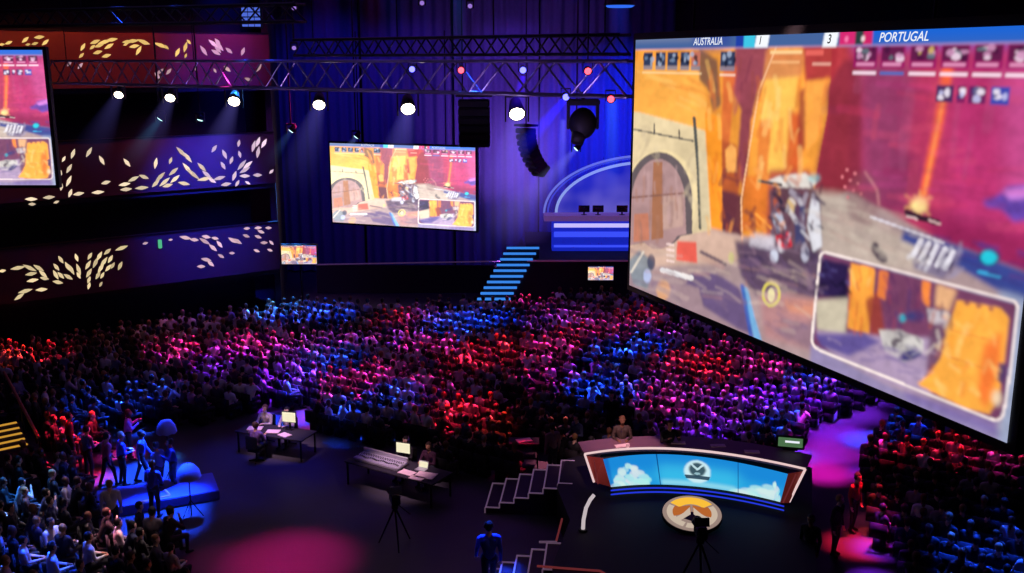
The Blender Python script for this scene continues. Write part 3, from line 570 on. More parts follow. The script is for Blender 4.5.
# ------------------------------------------------------------------ stage lights and beams
def beam_mat(name, col, s, L_, r0, r1):
    m, nt, out = nodes(name); N = nt.nodes; Lk = nt.links
    v = N.new('ShaderNodeVolumePrincipled'); v.inputs['Density'].default_value = 0; v.inputs['Emission Color'].default_value = rgba(col); Lk.new(v.outputs[0], out.inputs['Volume'])
    tc = N.new('ShaderNodeTexCoord'); sp = N.new('ShaderNodeSeparateXYZ'); Lk.new(tc.outputs['Object'], sp.inputs[0])
    def mth(op, a, b=None, cl=False):
        n = N.new('ShaderNodeMath'); n.operation = op; n.use_clamp = cl
        for i, q in enumerate((a, b)):
            if q is None: continue
            if isinstance(q, (int, float)): n.inputs[i].default_value = q
            else: Lk.new(q, n.inputs[i])
        return n.outputs[0]
    t = mth('DIVIDE', mth('MULTIPLY', sp.outputs[2], -1), L_, True)
    R = mth('ADD', mth('MULTIPLY', t, r1-r0), r0)
    rr = mth('SQRT', mth('ADD', mth('MULTIPLY', sp.outputs[0], sp.outputs[0]), mth('MULTIPLY', sp.outputs[1], sp.outputs[1])))
    q = mth('DIVIDE', rr, R); rad = mth('SUBTRACT', 1, mth('MULTIPLY', q, q), True)
    fall = mth('MULTIPLY', mth('POWER', mth('SUBTRACT', 1, t, True), 1.5), mth('DIVIDE', s, R))
    Lk.new(mth('MULTIPLY', rad, fall), v.inputs['Emission Strength']); return m
nb = [0]
def beam(p, target, L_, r0, r1, col, s, label, group='light beams in the haze'):
    p = Vector(p); d = (Vector(target)-p).normalized(); nb[0] += 1
    bm = bmesh.new(); cyl(bm, (0, 0, 0), (0, 0, -L_), r0, r1, seg=20)
    o = add('light_beam', mesh_of(bm, beam_mat('beam_haze%d' % nb[0], col, s, L_, r0, r1)), None, p)
    o.rotation_mode = 'QUATERNION'; o.rotation_quaternion = Vector((0, 0, -1)).rotation_difference(d)
    tag(o, label, 'light beam', group, 'stuff'); o.visible_shadow = True; return o
def fixture(p, target, lens, label, r=.16, group='moving head stage lights', drop=.35, topz=None):
    p = Vector(p); d = (Vector(target)-p).normalized()
    root = empty('stage_light', p, label, 'stage light', group, rz=0)
    h = empty('lamp_head', (0, 0, 0)); h.parent = root; h.rotation_mode = 'QUATERNION'; h.rotation_quaternion = Vector((0, 0, -1)).rotation_difference(d)
    bm = bmesh.new(); cyl(bm, (0, 0, r*2.3), (0, 0, 0), r*.65, r*1.08, seg=16); mh = mesh_of(bm, M['black'], True)
    bpy.data.objects.remove(h)
    h = add('lamp_head', mh, root); h.rotation_mode = 'QUATERNION'; h.rotation_quaternion = Vector((0, 0, -1)).rotation_difference(d)
    bm = bmesh.new(); ball(bm, (0, 0, 0), r*.92, (1, 1, .35), 2); l = add('lens', mesh_of(bm, lens, True), h)
    B('yoke', M['black'], lambda bm: (box(bm, (r*1.35, 0, r*.6), (.04, .1, r*3)), box(bm, (-r*1.35, 0, r*.6), (.04, .1, r*3)), box(bm, (0, 0, r*2.1), (r*2.7, .14, .08)), cyl(bm, (0, 0, r*2.1), (0, 0, topz-p.z if topz else r*2.1+drop), .035)), root)
    return root
cmid = Vector((2, 42, 1))
# pipe carrying the bright row
pa = at_y(100, 92, 43); pb = at_y(540, 108, 27); pb.z = pa.z = 11.6
LROW = [(35/3.01*1+107, 95, .6), (170, 98, .8), (234, 101.5, 1.2), (319, 105, 1.1), (408, 109, 1.4), (517, 114, 1.4)]
fr_names = ['first', 'second', 'third', 'fourth', 'fifth', 'sixth']
for i, (x, y, s) in enumerate(LROW):
    Y = 41-16.5*(x-48)/600*1.0; Y = max(Y, 27); p = at_y(x, y, Y)
    tgt = Vector((p.x+1.2, p.y-10, 4)) 
    mm = emit('row_lamp%d' % i, (255, 236, 205), 3+5*s)
    fixture(p, tgt, mm, '%s bright white stage light from the left in the row under the long truss' % fr_names[i], r=.15+.06*s, group='bright white row of stage lights', topz=12.1)
    beam(p, tgt+Vector((-2.5, 0, -1)), 4.2, .22, 1.0, (120, 110, 220), .09*s, 'faint halo of haze in front of the %s white stage light' % fr_names[i])
for i, (x, y, Y, dx, col) in enumerate([(160, 119, 40, -3, (60, 130, 170)), (200, 120, 44, -1, (60, 90, 150)), (291, 131, 44, -3, (70, 100, 170)), (356, 137, 50, -3, (110, 130, 200)), (463, 140, 50, -1.5, (110, 130, 200)), (576, 149, 44, -4, (150, 150, 215))]):
    p = at_y(x, y, Y); tgt = p+Vector((dx, -1, -4))
    fixture(p, tgt, M['lampc'], ['small pale-cyan light below the second white light at left', 'tiny cyan light left of the third white light', 'small cyan light between the third and fourth white lights', 'small cyan light above the left end of the centre screen', 'small cyan light above the right end of the centre screen', 'cyan-white light at the foot of the big black fixture'][i], r=.14, group='small cyan stage lights', topz=19.3)
    if i != 1: beam(p, tgt, 6.5 if i == 5 else 2.4, .12, 1.4 if i == 5 else .6, col, .12, 'short pale beam below a small cyan light' if i < 5 else 'wide pale beam fanning down left from the cyan-white light', 'light beams in the haze')
# PAR lights sitting on the truss
pars = [(412, 70, 'lampb', 'blue'), (461, 71, 'lampr', 'red'), (523, 71, 'lampb', 'blue'), (588, 72, 'lampr', 'red'), (566, 98, 'lampb', 'blue'), (611, 100, 'lampr', 'red')]
for i, (x, y, mk, cn) in enumerate(pars):
    f_ = (x-48)/600; Y = 41+(24.5-41)*f_*1.0; Y = np.interp(x, [48, 648], [1/41., 1/24.5]); Y = 1/Y; p = at_y(x, y, Y)
    root = empty('par_light', p, '%s par light on the long truss, %s from the left' % (cn, fr_names[i]), 'stage light', 'par lights on the truss')
    B('can', M['black'], lambda bm: cyl(bm, (0, .05, .02), (0, .3, .06), .11, .09, seg=14), root); B('lens', M[mk], lambda bm: ball(bm, (0, .03, .02), .085, (1, .4, 1), 2), root)
    B('bracket', M['black'], lambda bm: (box(bm, (.12, .15, .1), (.02, .04, .26)), box(bm, (-.12, .15, .1), (.02, .04, .26)), box(bm, (0, .15, .23), (.26, .06, .03))), root)
beam(at_y(566, 98, 26.5), at_y(540, 128, 26.5), 2.2, .1, .35, (20, 20, 255), .8, 'saturated blue beam from the truss to the left of the big fixture')
beam(at_y(523, 76, 28), at_y(519, 95, 28), 1.2, .1, .3, (60, 20, 255), .6, 'short violet beam under the truss')
# long vertical beams over the stage
beam(at_y(612, 95, 50), at_y(612, 214, 55), 7.2, .35, .5, (60, 120, 255), .2, 'pale blue vertical beam falling on the stage counter near the big screen')
beam(at_y(563, 120, 52), at_y(562, 214, 55), 6.0, .2, .35, (150, 150, 235), .14, 'white-blue vertical beam at the left end of the stage counter')
for (x, y0, y1, Y, col, s, r, lab) in [(325, -30, 62, 45, (90, 20, 170), .05, .8, 'violet light shaft above the truss left of centre'), (392, -30, 62, 44, (20, 50, 190), .035, .7, 'dim blue light shaft above the truss'), (458, -10, 62, 42, (30, 120, 230), .05, .35, 'narrow cyan-blue light shaft above the truss'), (426, -30, 60, 42, (30, 40, 200), .03, .5, 'faint blue light shaft above the truss'), (372, -30, 62, 43, (150, 20, 60), .02, .6, 'faint red light shaft above the truss'), (619, 8, 62, 40, (30, 60, 255), .1, .55, 'strong blue light shaft just left of the big screen'), (222, -30, 120, 49.0, (20, 30, 230), .045, 1.6, 'broad blue light shaft in front of the balconies')]:
    p = at_y(x, y0, Y); q = at_y(x+1, y1, Y); Ln = (q-p).length*1.6
    beam(p, q, Ln, r*.8, r*1.2, col, s*.8, lab)
# haze clouds (soft blobs of glow)
def haze(c, r, col, s, label):
    bm = bmesh.new(); ball(bm, (0, 0, 0), 1, sub=3)
    m, nt, out = nodes('haze'); N = nt.nodes; Lk = nt.links; v = N.new('ShaderNodeVolumePrincipled'); v.inputs['Density'].default_value = 0; v.inputs['Emission Color'].default_value = rgba(col); Lk.new(v.outputs[0], out.inputs['Volume'])
    tc = N.new('ShaderNodeTexCoord'); ln = N.new('ShaderNodeVectorMath'); ln.operation = 'LENGTH'; Lk.new(tc.outputs['Object'], ln.inputs[0])
    a = N.new('ShaderNodeMath'); a.operation = 'SUBTRACT'; a.inputs[0].default_value = 1; a.use_clamp = True; Lk.new(ln.outputs['Value'], a.inputs[1])
    b = N.new('ShaderNodeMath'); b.operation = 'MULTIPLY'; b.inputs[1].default_value = s; Lk.new(a.outputs[0], b.inputs[0]); Lk.new(b.outputs[0], v.inputs['Emission Strength'])
    o = add('haze_cloud', mesh_of(bm, m, True), None, c); o.scale = r; return tag(o, label, 'haze', 'haze near the stage', 'stuff')
haze(at_y(592, 150, 56), (4.2, 1.6, 4.0), (20, 40, 255), .16, 'blue haze glowing around the stage arch')
haze(at_y(522, 170, 57.5), (3.0, 1.5, 5.0), (120, 90, 205), .3, 'violet haze hanging left of the stage counter')
# line-array speakers
def line_array(p, n, w, h, curve, label, topz, tilt=0, mk='black'):
    root = empty('line_array', p, label, 'loudspeaker', 'hanging loudspeaker arrays', rz=tilt)
    B('flying_frame', M['black'], lambda bm: (box(bm, (0, 0, .12), (w*1.15, .7, .1)), cyl(bm, (0, 0, .1), (0, 0, topz-p[2]), .025)), root)
    y = 0; z = 0; a = 0
    for i in range(n):
        bm = bmesh.new(); box(bm, (0, 0, 0), (w, .6, h*.92), bev=.03)
        for sx in (-1, 1): box(bm, (sx*w*.27, -.31, 0), (w*.4, .03, h*.6))
        o = add('cabinet', mesh_of(bm, M[mk]), root, (0, y, z-h/2)); o.rotation_euler = (a, 0, 0); a += curve; y += math.sin(a)*h; z -= math.cos(a)*h
p = at_y(474, 99, 31); line_array(p, 6, .95, .24, .1, 'black hanging loudspeaker array below the truss between two white lights', 12.1)
p = at_y(526, 128, 47); line_array(p, 9, .8, .27, .1, 'distant grey-violet hanging loudspeaker array right of the centre screen', 19.4, -.9, 'array_grey')
# big black cluster fixture
p = at_y(583, 104, 26.5); root = empty('followspot_cluster', p, 'large round black moving light hanging from the truss left of the big screen', 'stage light')
B('mount_plate', M['black'], lambda bm: (box(bm, (0, 0, .05), (.85, .5, .16), bev=.03), cyl(bm, (0, 0, .1), (0, 0, 12.2-p.z), .05)), root)
[B('yoke_arm', M['black'], lambda bm: box(bm, (sx*.38, 0, -.3), (.08, .2, .7), bev=.02), root) for sx in (-1, 1)]
B('lamp_housing', M['black'], lambda bm: (ball(bm, (0, 0, -.5), .36, (1, 1, 1.15), 3), cyl(bm, (-.1, -.1, -.75), (-.16, -.2, -1.0), .2, .16, seg=16)), root, smooth=True)
# LED block lamp top left-centre
p = at_y(251, 17, 36); root = empty('led_blinder', p, 'pale blue grid blinder lamp near the top edge at left', 'stage light')
boxo('housing', M['black'], (0, .1, 0), (.75, .15, .75), root)
for i in range(4):
    for j in range(3): boxo('cell', emit('cell_glow', (90, 120, 240), .75) if (i+j) == 0 else bpy.data.materials['cell_glow'], ((j-1)*.22, 0, (i-1.5)*.17), (.19, .04, .13), root)
p = at_y(620, 5, 38); root = empty('led_washer', p, 'blue round wash lamp at the top edge beside the big screen', 'stage light')
B('can', M['black'], lambda bm: cyl(bm, (0, .1, 0), (0, .1, .5), .6, .4, seg=20), root); B('washer_lens', emit('washer_blue', (50, 110, 245), 1), lambda bm: cyl(bm, (0, .1, -.02), (0, .1, -.08), .55, .45, seg=20), root)
B('hanging_rod', M['dark_metal'], lambda bm: cyl(bm, (0, .1, .5), (0, .1, 19.5-p.z), .04), root)
for (x, y, Y, lab) in [(294, 8, 37, 'small violet-white lamp at the top, right of the blinder'), (294, 48, 38, 'white pin lamp just above the long truss'), (422, 3, 36, 'small blue-white lamp at the top edge above the truss'), (470, 6, 36, 'small reddish-white lamp at the top edge')]:
    fixture(at_y(x, y, Y), at_y(x, y+60, Y-6), M['lamp_v'], lab, r=.09, group='small lamps above the truss', topz=19.3)
# ------------------------------------------------------------------ people
def body_parts(pose, detail):
    """list of (p0, r0, p1, r1, tag); person faces +Y"""
    P_ = []; V = Vector
    def seg(a, ra, b, rb, t): P_.append((V(a), ra, V(b), rb, t))
    if pose.startswith('sit'):
        hz = .54; lean = {'sit_a': .0, 'sit_b': .12, 'sit_c': -.04, 'sit_type': .06}[pose]; sh = V((0, lean, 1.03)); hip = V((0, 0, hz))
        kn = [V((s*(.13 if pose != 'sit_b' else .17), .45, .53)) for s in (-1, 1)]; an = [V((s*.13, .46 if pose != 'sit_c' else .34, .1)) for s in (-1, 1)]
    else:
        hz = .94; lean = .03; sh = V((0, lean, 1.42)); hip = V((0, 0, hz))
        st = .12 if pose == 'walk' else .02
        kn = [V((s*.1, .03+s*st, .51)) for s in (-1, 1)]; an = [V((s*.11, -.02+s*st*1.8, .1)) for s in (-1, 1)]
    mid = hip.lerp(sh, .5)
    seg(hip+V((-.07, 0, .0)), .125, hip+V((.07, 0, .0)), .125, 'pants'); seg(hip+V((0, 0, .08)), .14, mid, .135, 'shirt')
    seg(mid+V((-.04, 0, 0)), .125, sh+V((-.09, 0, -.1)), .12, 'shirt'); seg(mid+V((.04, 0, 0)), .125, sh+V((.09, 0, -.1)), .12, 'shirt')
    seg(sh+V((-.15, 0, -.02)), .075, sh+V((.15, 0, -.02)), .075, 'shirt')
    nk = sh+V((0, .01, .07)); seg(sh, .07, nk+V((0, .02, .05)), .055, 'skin')
    hd = sh+V((0, .04, .22)); hr = .098
    seg(hd+V((0, -.012, .03)), hr, hd+V((0, .01, -.03)), hr*.82, 'skin'); seg(hd+V((0, .035, -.075)), .05, hd+V((0, .05, -.06)), .045, 'skin')
    seg(hd+V((0, -.028, .05)), hr*1.0, hd+V((0, -.045, -.01)), hr*.85, 'hair')
    if detail:
        seg(hd+V((0, .09, -.005)), .012, hd+V((0, .108, -.03)), .017, 'skin')
        for s in (-1, 1): seg(hd+V((s*.093, -.005, .012)), .018, hd+V((s*.096, -.01, -.022)), .012, 'skin')
    for i, s in enumerate((-1, 1)):
        seg(hip+V((s*.09, 0, -.01)), .1, kn[i], .068, 'pants'); seg(kn[i], .065, an[i], .043, 'pants'); seg(an[i]+V((0, -.03, -.04)), .045, an[i]+V((0, .15, -.06)), .036, 'shoe')
        s0 = sh+V((s*.2, 0, -.04))
        if pose in ('sit_a', 'sit_c'): el = s0+V((s*.05, .06, -.27)); wr = V((s*.1, .32, .68))
        elif pose == 'sit_b': el = s0+V((s*.06, .2, -.2)); wr = V((s*.06, .36, 1.0 if s > 0 else .75))
        elif pose == 'sit_type': el = s0+V((s*.07, .12, -.25)); wr = V((s*.13, .4, .8))
        elif pose == 'stand_a': el = s0+V((s*.05, -.03, -.29)); wr = el+V((-s*.01, .07, -.25))
        elif pose == 'stand_b': el = s0+V((s*.07, .03, -.27)); wr = el+V((-s*.12, .22, .0))
        elif pose == 'stand_c': el = s0+V((s*.08, .1, -.22)); wr = el+V((-s*.1, .2, .14))
        else: el = s0+V((s*.05, -s*.08, -.28)); wr = el+V((0, .1-s*.06, -.23))
        seg(s0, .068, el, .05, 'shirt'); seg(el, .048, wr, .034, 'shirt'); dr = (wr-el).normalized(); h1 = wr+dr*.08
        if not detail: seg(wr+dr*.02, .035, wr+dr*.13, .028, 'skin')
        else:
            side = dr.cross(V((0, 0, 1))); side = V((1, 0, 0)) if side.length < .1 else side.normalized()
            seg(wr+dr*.02-side*.015, .02, h1-side*.022, .019, 'skin'); seg(wr+dr*.02+side*.015, .02, h1+side*.022, .019, 'skin'); dn = V((0, 0, -1)) if abs(dr.z) < .7 else V((0, 1, 0))
            for f_, ln in zip((-.033, -.011, .011, .033), (.058, .075, .07, .055)):
                b0 = h1+side*f_; k1 = b0+dr*ln*.6+dn*ln*.12; seg(b0, .0105, k1, .0095, 'skin'); seg(k1, .0095, k1+dr*ln*.4+dn*ln*.35, .0085, 'skin')
            seg(wr+dr*.03-side*.02*s, .013, wr+dr*.08-side*.055*s+dn*.01, .011, 'skin')
    return P_, hd
TAGS = ['shirt', 'pants', 'skin', 'hair', 'shoe']
def person_mesh(pose, vox, ratio, detail=False):
    parts, hd = body_parts(pose, detail); bm = bmesh.new()
    for (a, ra, b, rb, t) in parts:
        q = bmesh.new(); bmesh.ops.create_icosphere(q, subdivisions=2, radius=ra, matrix=Matrix.Translation(a)); bmesh.ops.create_icosphere(q, subdivisions=2, radius=rb, matrix=Matrix.Translation(b))
        r = bmesh.ops.convex_hull(q, input=q.verts); bmesh.ops.delete(q, geom=list({g for g in r['geom_interior'] if isinstance(g, bmesh.types.BMVert)}), context='VERTS')
        tm = bpy.data.meshes.new('x'); q.to_mesh(tm); q.free(); bm.from_mesh(tm); bpy.data.meshes.remove(tm)
    me = bpy.data.meshes.new('body'); bm.to_mesh(me); bm.free(); o = bpy.data.objects.new('tmp', me); C.objects.link(o)
    r = o.modifiers.new('r', 'REMESH'); r.mode = 'VOXEL'; r.voxel_size = vox
    s = o.modifiers.new('s', 'SMOOTH'); s.factor = .5; s.iterations = 2
    dcm = o.modifiers.new('d', 'DECIMATE'); dcm.ratio = ratio
    dg = bpy.context.evaluated_depsgraph_get(); dg.update(); out = bpy.data.meshes.new_from_object(o.evaluated_get(dg)); bpy.data.objects.remove(o)
    n = len(out.polygons); cen = np.zeros(n*3); out.polygons.foreach_get('center', cen); cen = cen.reshape(n, 3)
    best = np.full(n, 9.); ti = np.zeros(n, int)
    for (a, ra, b, rb, t) in parts:
        a_ = np.array(a); ab = np.array(b)-a_; tt = np.clip(((cen-a_)@ab)/(ab@ab+1e-9), 0, 1); dist = np.linalg.norm(cen-a_-tt[:, None]*ab, axis=1)-(ra+(rb-ra)*tt)
        m = dist < best; best[m] = dist[m]; ti[m] = TAGS.index(t)
    h = cen-np.array(hd); ishead = (np.linalg.norm(h, axis=1) < .17) & (h[:, 2] > -.09)
    face = ishead & (h[:, 1] > .035) & (h[:, 2] < .065); ti[face] = 2
    ti[ishead & ~face & (h[:, 2] > -.05) & ((h[:, 1] < .02) | (h[:, 2] > .065)) & (np.abs(h[:, 0]) < .2)] = 3
    out.materials.clear()
    for t in TAGS: out.materials.append(M[t])
    out.polygons.foreach_set('material_index', ti.astype('i')); out.polygons.foreach_set('use_smooth', [True]*n); out.update()
    return out, hd
PM = {}
for ps in ('sit_a', 'sit_b', 'sit_c', 'stand_a', 'stand_b', 'walk'): PM[ps] = person_mesh(ps, .022, .22)[0]
PD = {}
for ps in ('stand_a', 'stand_b', 'stand_c', 'sit_type', 'walk'): PD[ps] = person_mesh(ps, .0085, .16, True)
LOW = {ps: person_mesh(ps, .03, .11)[0] for ps in ('sit_a', 'sit_b', 'sit_c')}
print({k: len(v.polygons) for k, v in PM.items()}, {k: len(v[0].polygons) for k, v in PD.items()}, {k: len(v.polygons) for k, v in LOW.items()})
SHIRTS = [((30, 30, 36), 'dark'), ((60, 62, 74), 'dark'), ((225, 225, 228), 'light'), ((150, 150, 160), 'grey'), ((90, 60, 60), 'dark'), ((110, 120, 160), 'grey'), ((200, 190, 180), 'light'), ((40, 50, 90), 'dark'), ((235, 235, 240), 'light'), ((180, 170, 190), 'light')]
def eyes(parent, hd):
    def f(bm):
        for s in (-1, 1): ball(bm, hd+Vector((s*.033, .083, .015)), .011, sub=1)
    B('eyes', M['eye'], f, parent, smooth=True)
def person(pose, x, y, z, rz, col, label, group=None, detail=True, sc=1.0):
    me, hd = PD[pose] if detail else (PM[pose], None)
    o = add('person', me, None, (x, y, z)); o.rotation_euler = (0, 0, rz); o.scale = (sc,)*3; o.color = rgba(col); tag(o, label, 'person', group)
    if detail: eyes(o, hd)
    return o
def inpoly(X, Y, pts):
    ins = np.zeros(np.shape(X), bool); n = len(pts)
    for i in range(n):
        x0, y0 = pts[i]; x1, y1 = pts[(i+1) % n]
        if y0 == y1: continue
        ins ^= ((y0 > Y) != (y1 > Y)) & (X < (x1-x0)*(Y-y0)/(y1-y0)+x0)
    return ins
MAIN = [(-60, 300), (60, 290), (130, 282), (200, 284), (300, 298), (400, 302), (470, 297), (487, 300), (540, 290), (640, 290), (1010, 290), (1010, 372), (905, 374), (862, 380), (824, 396), (788, 428), (774, 450), (600, 440), (560, 452), (500, 450), (430, 447), (370, 430), (330, 412), (280, 396), (215, 388), (190, 400), (110, 402), (85, 385), (-60, 370)]
LEFT = [(-60, 372), (85, 387), (108, 404), (92, 428), (80, 455), (100, 478), (160, 508), (205, 545), (225, 600), (225, 640), (-80, 640)]
RIGHT = [(908, 396), (1100, 425), (1100, 640), (904, 640), (900, 560), (888, 520), (860, 500), (856, 470), (872, 432), (896, 408)]
FA = math.radians(-33)     # facing: rotate +Y clockwise
fx, fy = math.sin(-FA), math.cos(-FA); rx_, ry_ = math.cos(FA), math.sin(FA)
cand = []
for i in range(-75, 75):
    for j in range(-60, 75):
        u = i*.56+.28*(j % 2); v = j*.92; x = 2+rx_*u+fx*v; y = 38+ry_*u+fy*v
        if y > 53.2 or y < 15: continue
        cand.append((x+random.uniform(-.07, .07), y+random.uniform(-.08, .08), i, j))
cand = np.array(cand); hx, hy = project(np.c_[cand[:, 0], cand[:, 1], np.full(len(cand), 1.15)])
zone = np.where(inpoly(hx, hy, MAIN), 1, np.where(inpoly(hx, hy, LEFT), 2, np.where(inpoly(hx, hy, RIGHT), 3, 0)))
# nobody sits where the big screen covers the view by a wide margin
hid = [(700, 240), (1100, 240), (1100, 420), (1000, 395), (700, 262)]
zone[inpoly(hx, hy, hid)] = 0
# keep clear of the left wall
dw = (cand[:, 0]-WP.x)*WN.x + (cand[:, 1]-WP.y)*WN.y; zone[dw < .8] = 0
zone[(cand[:, 2] % 23 == 0) & (zone == 1)] = 0            # radial aisles
zone[(hx > 460) & (hx < 545) & (cand[:, 1] > 50.2)] = 0   # foot of the stage stairs
PEx = np.array([(p.x, p.y) for p in [at_z(x, y, 1.02) for x, y in [(545, 500), (555, 452), (570, 448), (700, 440), (822, 456), (826, 525), (835, 620), (545, 620)]]])
zone[inpoly(cand[:, 0], cand[:, 1], [tuple(q) for q in PEx])] = 0
EXC = [(at_z(x, y, z), r) for x, y, z, r in [(68, 425, 1.35, .6), (86, 440, 1.3, .6), (106, 450, 1.2, .6), (127, 420, 1.4, .6), (120, 446, 1.3, .6), (140, 444, 1.3, .6), (158, 456, 1.3, .6), (172, 452, 1.3, .6), (110, 493, 1.4, .6), (152, 476, 1.3, .6), (158, 492, .25, 2.0), (166, 425, 2, .8), (188, 468, 1.5, .8), (299, 290, 1.2, 1.2), (0, 425, .9, 1.3), (20, 440, .9, 1.0), (39, 438, 1, .6), (21, 405, 1.6, .6), (4, 372, 2.2, .6), (553, 430, 1.55, .6), (578, 420, 1.55, .6), (612, 396, 1.65, .6), (524, 440, .9, .9), (856, 478, 1.6, .6), (838, 500, 1.6, .6), (812, 520, 1.6, .6), (276, 405, .8, 1.4), (398, 440, .8, 1.2)]]
for p_, r_ in EXC: zone[np.hypot(cand[:, 0]-p_.x, cand[:, 1]-p_.y) < r_] = 0
keep = (zone > 0) & (RNG.rand(len(cand)) > np.where(zone == 2, .22, .05)); cand = cand[keep]; zone = zone[keep]; hx = hx[keep]; hy = hy[keep]
dist = np.hypot(cand[:, 0], cand[:, 1]); inframe = (hx > 4) & (hx < 1020) & (hy < 566)
order = np.argsort(dist + np.where(inframe, 0, 1000)); indiv = set(order[:282].tolist())
print('people', len(cand), 'zones', [(zone == k).sum() for k in (1, 2, 3)])
prox = {}
stuffV = []; stuffF = []; stuffC = []; off = 0
lowdat = {}
for k_, me in LOW.items():
    me.calc_loop_triangles(); v = np.zeros(len(me.vertices)*3); me.vertices.foreach_get('co', v); t = np.zeros(len(me.loop_triangles)*3, 'i'); me.loop_triangles.foreach_get('vertices', t)
    mi = np.array([lt.material_index for lt in me.loop_triangles]); lowdat[k_] = (v.reshape(-1, 3), t.reshape(-1, 3), mi)
HAIRS = [(22, 17, 14), (60, 40, 26), (14, 13, 13), (150, 115, 70), (90, 60, 38)]; SKINS = [(230, 185, 155), (200, 150, 118), (120, 82, 62)]
zl = {1: 'seated spectator in a %s top at the near edge of the central crowd block', 2: 'seated spectator in a %s top in the dim seating at the lower left', 3: 'seated spectator in a %s top in the dark seating right of the desk'}
zg = {1: 'spectators at the near edge of the central block', 2: 'spectators in the lower left seating', 3: 'spectators in the right-hand seating'}
for n, (x, y, i, j) in enumerate(cand):
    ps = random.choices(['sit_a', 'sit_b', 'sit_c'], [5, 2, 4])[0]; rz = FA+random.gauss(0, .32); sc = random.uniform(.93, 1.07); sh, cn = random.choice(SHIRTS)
    if random.random() < (.75 if (hx[n] < 130 and hy[n] < 345) or (420 < hx[n] < 610 and hy[n] > 418) else {1: .08, 2: .5, 3: .65}[int(zone[n])]): sh, cn = SHIRTS[0]  # more dark tops in dim zones: low light put into the shirt colour
    if zone[n] == 2: rz = math.radians(-60)+random.gauss(0, .35)
    if n in indiv:
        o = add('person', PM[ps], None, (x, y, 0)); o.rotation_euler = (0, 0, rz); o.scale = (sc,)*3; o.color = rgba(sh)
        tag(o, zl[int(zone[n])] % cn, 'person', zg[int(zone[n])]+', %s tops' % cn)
    else:
        v, t, mi = lowdat[ps]; c, s = math.cos(rz)*sc, math.sin(rz)*sc
        V = np.empty_like(v); V[:, 0] = x+v[:, 0]*c-v[:, 1]*s; V[:, 1] = y+v[:, 0]*s+v[:, 1]*c; V[:, 2] = v[:, 2]*sc
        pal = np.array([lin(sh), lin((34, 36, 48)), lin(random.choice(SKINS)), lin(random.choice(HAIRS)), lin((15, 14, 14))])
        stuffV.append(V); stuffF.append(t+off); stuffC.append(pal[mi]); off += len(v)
def raw_mesh(name, V, T, Ccol, m):
    me = bpy.data.meshes.new(name); me.vertices.add(len(V)); me.vertices.foreach_set('co', V.ravel().astype('f')); me.loops.add(T.size); me.loops.foreach_set('vertex_index', T.ravel().astype('i'))
    me.polygons.add(len(T)); me.polygons.foreach_set('loop_start', (np.arange(len(T))*3).astype('i')); me.update()
    if Ccol is not None:
        a = me.color_attributes.new('Col', 'BYTE_COLOR', 'CORNER'); c = np.ones((len(T), 3, 4)); c[..., :3] = Ccol[:, None, :]
        a.data.foreach_set('color', c.ravel().astype('f'))
    me.materials.append(m); return me
m, nt, out = nodes('crowd_cloth'); b = nt.nodes.new('ShaderNodeBsdfPrincipled'); b.inputs['Roughness'].default_value = .7; at_ = nt.nodes.new('ShaderNodeAttribute'); at_.attribute_name = 'Col'; nt.links.new(at_.outputs['Color'], b.inputs['Base Color']); nt.links.new(b.outputs[0], out.inputs[0])
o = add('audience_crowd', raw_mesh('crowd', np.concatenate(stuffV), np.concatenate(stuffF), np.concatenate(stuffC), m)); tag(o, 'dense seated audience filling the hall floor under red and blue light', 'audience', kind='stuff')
# seats under everybody: one mass of low dark seats
bm = bmesh.new(); box(bm, (0, .16, .41), (.46, .44, .08)); box(bm, (0, -.17, .62), (.46, .06, .42)); box(bm, (0, .1, .2), (.3, .3, .36)); tmp = bpy.data.meshes.new('s'); bmesh.ops.triangulate(bm, faces=bm.faces); bm.to_mesh(tmp); bm.free()
v = np.zeros(len(tmp.vertices)*3); tmp.vertices.foreach_get('co', v); v = v.reshape(-1, 3); t = np.zeros(len(tmp.polygons)*3, 'i'); tmp.polygons.foreach_get('vertices', t); t = t.reshape(-1, 3)
SV = []; SF = []; c, s = math.cos(FA), math.sin(FA)
for n, (x, y, i, j) in enumerate(cand):
    a = FA if zone[n] != 2 else math.radians(-60); c, s = math.cos(a), math.sin(a); V = v.copy(); V[:, 0] = x+v[:, 0]*c-(v[:, 1]-.1)*s; V[:, 1] = y+v[:, 0]*s+(v[:, 1]-.1)*c; SV.append(V); SF.append(t+n*len(v))
tag(add('theatre_seats', raw_mesh('seats', np.concatenate(SV), np.concatenate(SF), None, M['seat'])), 'rows of low dark seats under the audience', 'seating', kind='stuff')
# ------------------------------------------------------------------ presenter platform, stairs, desk
ZP = 1.02
S0 = at_z(485, 507.4, .17); S6 = at_z(557.7, 483.5, ZP); T0 = at_z(493.7, 483, .17)
stx = (S6-S0); stx.z = 0; run = stx.length/5; stx.normalize(); sa = math.atan2(stx.y, stx.x); sdy = (T0-S0); sdy.z = 0; depth = sdy.length; sty = Vector((-stx.y, stx.x, 0))
def stairs(origin, ang, n, run, depth, rise, label, group, e=.04, z0=0):
    root = empty('staircase', origin, label, 'stairs', group, rz=ang)
    for i in range(n):
        z = z0+rise*(i+1); boxo('step', M['tread'], (run*i+run/2, depth/2, z/2-.01), (run, depth, z-.02), root)
        def edge(bm):
            t = .03
            box(bm, (run*i+e/2, depth/2, z), (e, depth, t)); box(bm, (run*i+run/2, e/2, z), (run, e, t)); box(bm, (run*i+run/2, depth-e/2, z), (run, e, t)); box(bm, (run*i+e/2-.02, -.012, z-rise/2), (.04, .02, rise)) 
        B('edge_strip', M['white'], edge, root)
    return root
S0.z = 0
stairs(S0, sa, 6, run, depth, .17, 'staircase with white-edged steps rising right to the presenter desk platform', 'white-edged stairs')
